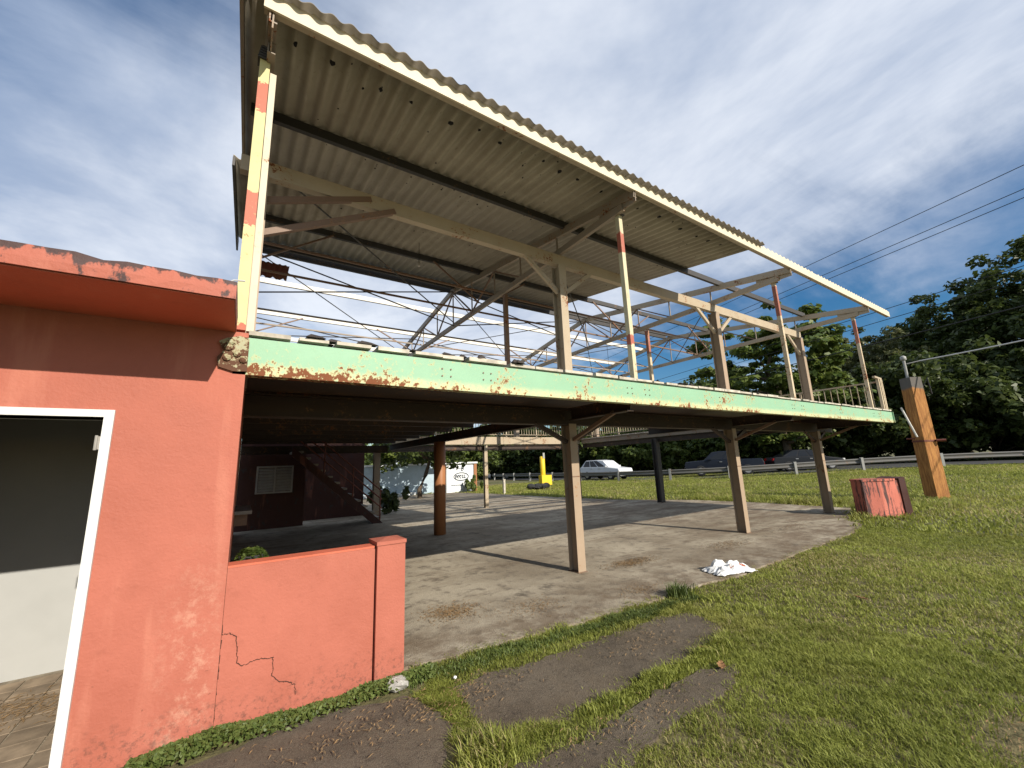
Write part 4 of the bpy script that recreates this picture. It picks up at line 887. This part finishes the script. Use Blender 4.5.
for nm, lb, x, y, pt, pf, cb_, wb, wr, fl_, pk in [('white_car', 'white hatchback driving on the road behind the guardrail', 26.6, 25.9, 'car_white', suvb, suvc, 2.65, .34, 1, False),
        ('dark_pickup', 'dark pickup truck parked nose left behind the guardrail', 30.6, 17.6, 'car_navy', picb, picc, 3.1, .38, 0, True),
        ('black_sedan', 'black sedan parked just right of the dark pickup', 34.2, 13.6, 'car_black', sedan, sedcab, 2.7, .33, 1, False)]:
    car(nm, lb, (x, y, roadz(x, y)), roadang(x, y)+(PI if fl_ else 0), pt, pf, cb_, wb, wr, pickup=pk)

# ------------------------------------------------------------------ litter
mb = MB(); rg = np.random.default_rng(17); n = 13; V = []; F = []
for j in range(n):
    for i in range(n):
        a, b = i/(n-1), j/(n-1); e_ = max(0, min(a, 1-a, b, 1-b))*4
        V.append((5.52+.62*a+.10*b+rg.normal(0, .015), 3.42+.36*b-.18*a+rg.normal(0, .015), 0.018+min(1, e_)*(.055+.085*abs(math.sin(7*a+3*b))*abs(math.cos(5*b-2*a)))+rg.uniform(0, .02)))
F = [(j*n+i, j*n+i+1, (j+1)*n+i+1, (j+1)*n+i) for j in range(n-1) for i in range(n-1)]
bagt = thing('litter_bag', 'crumpled white plastic bag with a red print lying on the slab edge', 'litter', (5.8, 3.5, 0.012))
o = me('bag_sheet', V, F, 'litter_white', bagt); m = o.modifiers.new('solid', 'SOLIDIFY'); m.thickness = .004
mb = MB()
for k in range(5):
    i = 5+k; a = [V[2*n+i], V[2*n+i+1], V[4*n+i+1], V[4*n+i]]; mb.add([(p[0], p[1], p[2]+.006) for p in a]+[(p[0], p[1], p[2]+.009) for p in a], [(0, 3, 2, 1), (4, 5, 6, 7), (0, 1, 5, 4), (1, 2, 6, 5), (2, 3, 7, 6), (3, 0, 4, 7)])
mb.go('red_print', 'litter_red', bagt)
def dead_leaf(x, y, s_, rz_, label):
    """curled ovate leaf: cupped blade, raised edges, bent tip and a stalk"""
    V = []; F = []; n = 11; W = 5; c, q = math.cos(rz_), math.sin(rz_)
    for i in range(n):
        t_ = i/(n-1); wd = s_*.36*math.sin(PI*t_**.8)**.75*(1+.12*math.sin(17*t_))+.001; bend = .22*s_*(t_-.4)**2*2
        for k in range(W):
            a = (k-(W-1)/2)/((W-1)/2); lx = (t_-.5)*s_*1.35; ly = a*wd*(.86 if a > 0 else 1.); lz = .022+bend+.30*wd*abs(a)**1.7*(1.5 if a > 0 else .6)+.004*math.sin(23*t_+3*a)
            V.append((x+lx*c-ly*q, y+lx*q+ly*c, lz))
    F = [(i*W+k, i*W+k+1, (i+1)*W+k+1, (i+1)*W+k) for i in range(n-1) for k in range(W-1)]
    o = me('fallen_leaf', V, F, 'dead_leaf', None, False, loc=(x, y, .02)); m = o.modifiers.new('solid', 'SOLIDIFY'); m.thickness = .0015
    tag(o, label, 'leaf', 'large dead leaves on the ground')
dead_leaf(3.22, 2.08, .085, .5, 'large curled orange dead leaf at the end of the dark path slab')
dead_leaf(5.8, 1.98, .10, 1.4, 'tan dead leaf lying alone on the open lawn')
dead_leaf(3.4, 2.32, .07, 2.2, 'small brown dead leaf above the large curled one')
for k, (n, cx_, cy_, rx, ry) in enumerate([(1500, 5.3, 4.75, .6, .22), (1300, 2.1, 4.55, .35, .3), (900, 7.6, 4.5, .7, .3), (420, 2.9, 4.1, .5, .3), (260, 4.3, 3.75, .5, .2), (300, 10.3, 4.6, 1.2, .3), (300, 1.4, 2.95, .6, .3), (200, .7, 3.0, .7, .3), (160, 3.2, 2.75, .7, .25), (160, 2.2, 2.05, .8, .2), (420, 3.75, .6, .5, .35)]):
    lb = ['beside the front steel column', 'in the largest heap left on the slab', 'near the second steel column', 'thinly spread left of the front column', 'along the slab front edge', 'between the second and third columns', 'between the path slabs', 'along the left path slab', 'on the longest path slab', 'on the nearest path slab', 'on the bare earth in the lawn corner'][k]
    litterstuff('leaf_litter', straw(n, cx_, cy_, rx, ry, .014, .024, 50+k), 'dry tan leaf litter '+lb)

# ------------------------------------------------------------------ grass
def inpoly(px, py, P):
    ins = np.zeros(len(px), bool); n = len(P); j = n-1
    for i in range(n):
        xi, yi = P[i]; xj, yj = P[j]
        c_ = ((yi > py) != (yj > py)) & (px < (xj-xi)*(py-yi)/((yj-yi) or 1e-9)+xi); ins ^= c_; j = i
    return ins
def vterr(x, y):
    sm = lambda v: (lambda q: q*q*(3-2*q))(np.clip(v, 0, 1))
    return .55*sm((x-16)/20)*sm((30-y)/26)-.25*sm((y-28)/25)*sm((x-10)/10)
def pn(x, y, s_, k=0):
    return (np.sin(x*s_+1.3*np.sin(y*s_*.7+k)+k)+np.sin(y*s_*1.2+1.7*np.sin(x*s_*.6+2*k))+np.sin((x+y)*s_*2.1+k*3)*.6+np.sin((x-1.4*y)*s_*3.7+k)*.4)/3
def blades(name, n, dom, hmin, hmax, wd, seed, mat='grass_blade', keep=None, flop=.8, edge=.06):
    rg = np.random.default_rng(seed); x0, x1, y0, y1 = dom; x = rg.uniform(x0, x1, n); y = rg.uniform(y0, y1, n)
    # only what the lens can see, with a margin for a step to the side
    d = np.stack([x, y, np.full(n, -1.5)], 1); fz = d@np.array(f); rx_ = d@np.array(r); uy = d@np.array(u)
    ok = (fz > .3) & (np.abs(rx_/np.maximum(fz, .1)) < 1.42) & (uy/np.maximum(fz, .1) > -1.15)
    jx, jy = x+rg.normal(0, edge, n), y+rg.normal(0, edge, n)
    for P in (SLAB, PAD1, PAD2, PADL, P5): ok &= ~inpoly(jx, jy, P)
    ok &= ~((x < 1.22) & (y > 3.49) & (y < 3.75)) & ~((x < -.0) & (y > 3.4))
    if keep is not None: ok &= keep(x, y, rg)
    x, y = x[ok], y[ok]; n = len(x); z = vterr(x, y)-.012+np.where((x > 15.5) | ((y < 3.2) & ((x > 4.9) | (y < 1.3))), .012*np.sin(x*.9+y*.5)+.010*np.sin(x*.6-y*1.1), 0.)
    a = rg.uniform(0, 2*PI, n); h = rg.uniform(hmin, hmax, n)*(1+.35*pn(x, y, 1.7, 2)+.35*pn(x, y, 9, 3)+.35*pn(x, y, 23, 1)); fl_ = rg.uniform(.2, flop, n)*h; w_ = wd*rg.uniform(.6, 1.3, n)
    ca, sa = np.cos(a), np.sin(a); sx, sy = -sa*w_, ca*w_
    V = np.empty((n, 5, 3))
    V[:, 0] = np.stack([x-sx, y-sy, z-.01], 1); V[:, 1] = np.stack([x+sx, y+sy, z-.01], 1)
    V[:, 2] = np.stack([x+ca*fl_*.4+sx*.8, y+sa*fl_*.4+sy*.8, z+h*.65], 1); V[:, 3] = np.stack([x+ca*fl_*.4-sx*.8, y+sa*fl_*.4-sy*.8, z+h*.65], 1)
    V[:, 4] = np.stack([x+ca*fl_*1.25, y+sa*fl_*1.25, z+h*.92], 1)
    b = np.arange(n)[:, None]*5; F = np.concatenate([b+np.array([[0, 1, 2]]), b+np.array([[0, 2, 3]]), b+np.array([[3, 2, 4]])], 0)
    o = rawmesh(name, V.reshape(-1, 3), F, np.repeat(np.clip(rg.uniform(0, 1, n)*.75+.25*pn(x, y, .8, 1)+.1, 0, 1), 5), mat); o['kind'] = 'stuff'; return o
def lawn(x, y, rg): return (pn(x, y, 14, 6)+.6*pn(x, y, 31, 2)+.5*pn(x, y, 3.1, 3)+rg.normal(0, .45, len(x)) > -.62) & (np.hypot((x-3.8)/.5, (y-.55)/.3)+rg.normal(0, .25, len(x)) > 1) & (pn(x, y, 2.2, 4)+.35*pn(x, y, 6, 1)+rg.normal(0, .35, len(x)) > -1.15) & ~((x < 1.25) & (y > 1.6))
tag(blades('lawn_grass', 640000, (.6, 8.5, -.6, 4.6), .014, .042, .0027, 1, keep=lambda x, y, q: lawn(x, y, q) & (np.hypot(x, y) < 5.2) & ~((x < 1.3) & (y > 2)), flop=1.4), 'short mown lawn grass nearest the viewer', 'grass')
tag(blades('lawn_grass', 420000, (3, 16, -3, 6.5), .018, .045, .005, 2, keep=lambda x, y, q: lawn(x, y, q) & (np.hypot(x, y) >= 5.1) & (np.hypot(x, y) < 12), flop=1.3), 'mown lawn grass around the slab edge', 'grass')
tag(blades('lawn_grass', 270000, (9, 38, -8, 30), .04, .11, .014, 3, keep=lambda x, y, q: (pn(x, y, .9, 4)+q.normal(0, .4, len(x)) > -.9) & (np.hypot(x, y) >= 11.8) & (np.hypot(x, y) < 40), flop=1.1, edge=.12), 'far lawn grass rising to the guardrail', 'grass')
tag(blades('tall_grass', 26000, (12.6, 17.5, 3.0, 12), .08, .22, .010, 9, keep=lambda x, y, q: (pn(x, y, 1.2, 1) > .05) & ((x > 14.7) | (y < 4.3)), flop=.8), 'taller bright grass behind the coral block and slab', 'grass')
# weeds in the joints
def strip(pts, wd):
    def k(x, y, rg):
        best = np.full(len(x), 9.)
        for a, b in zip(pts[:-1], pts[1:]):
            a_ = np.array(a); d = np.array(b)-a_; l2 = d@d; t_ = np.clip(((x-a_[0])*d[0]+(y-a_[1])*d[1])/l2, 0, 1); best = np.minimum(best, np.hypot(x-a_[0]-t_*d[0], y-a_[1]-t_*d[1]))
        return best < wd*np.maximum(0, .55+.75*pn(x, y, 5, 2)+.3*pn(x, y, 17, 1)+rg.normal(0, .35, len(x)))
    return k
tag(blades('joint_weeds', 120000, (-1, 4.6, 2.9, 3.9), .022, .055, .004, 5, 'weed_leaf', strip([(1.25, 3.42), (2.3, 3.32), (3.3, 3.24), (4.2, 3.16), (4.9, 3.1)], .10), edge=.015), 'green weeds growing in the joint along the slab', 'weeds')
tag(blades('joint_weeds', 60000, (1.5, 3.8, 1.9, 2.7), .03, .08, .004, 6, 'grass_blade', strip([(2.05, 2.27), (2.6, 2.26), (3.2, 2.27), (3.75, 2.3)], .075), edge=.02), 'grass growing in the joint between the two path slabs', 'weeds')
tag(blades('grass_tuft', 30000, (.9, 1.9, 1.9, 3.4), .05, .11, .004, 7, 'grass_blade', strip([(1.18, 2.3), (1.3, 2.28)], .11), edge=.01), 'bright grass tuft at the bottom end of the path joint', 'grass')
tag(blades('grass_tuft', 30000, (1.2, 1.9, 2.1, 3.0), .03, .07, .003, 8, 'grass_blade', strip([(1.5, 2.33), (1.75, 2.3)], .06), edge=.01), 'small pale grass tuft in the middle of the path joint', 'grass')
tag(blades('grass_tuft', 30000, (4.0, 5.2, 3.0, 3.8), .06, .16, .005, 10, 'weed_leaf', strip([(4.35, 3.3), (4.5, 3.3)], .10), edge=.3), 'taller grass tuft at the slab corner', 'grass')
tag(blades('dry_grass', 40000, (1.1, 1.7, 2.5, 3.3), .015, .04, .003, 12, 'grass_blade', strip([(1.32, 3.1), (1.32, 2.6)], .12), flop=2, edge=.01), 'thin dry grass between the left and right path slabs', 'grass')
# broad-leaved weeds at the foot of the garden wall
rg = np.random.default_rng(77); x = rg.uniform(-.4, 1.4, 11000); y = 3.44-np.abs(rg.normal(0, .055, 11000)); z = .01+rg.uniform(0, 1, 11000)*.055*(1+.6*pn(x, y, 6, 1))
k_ = (y > 3.25+.08*pn(x, y, 7, 3)) & (pn(x, y, 11, 5)+rg.normal(0, .4, len(x)) > -.55); P = np.stack([x, y, z], 1)[k_]
o = leafmesh('wall_weeds', P, np.tile((0, -.3, 1.), (len(P), 1)), .016, 'weed_leaf', seed=9, aspect=2.0, tilt=.5); o['kind'] = 'stuff'; tag(o, 'broad leaved green weeds along the foot of the garden wall', 'weeds')
print('tris', sum(len(o.data.polygons) for o in bpy.data.objects if o.type == 'MESH'))
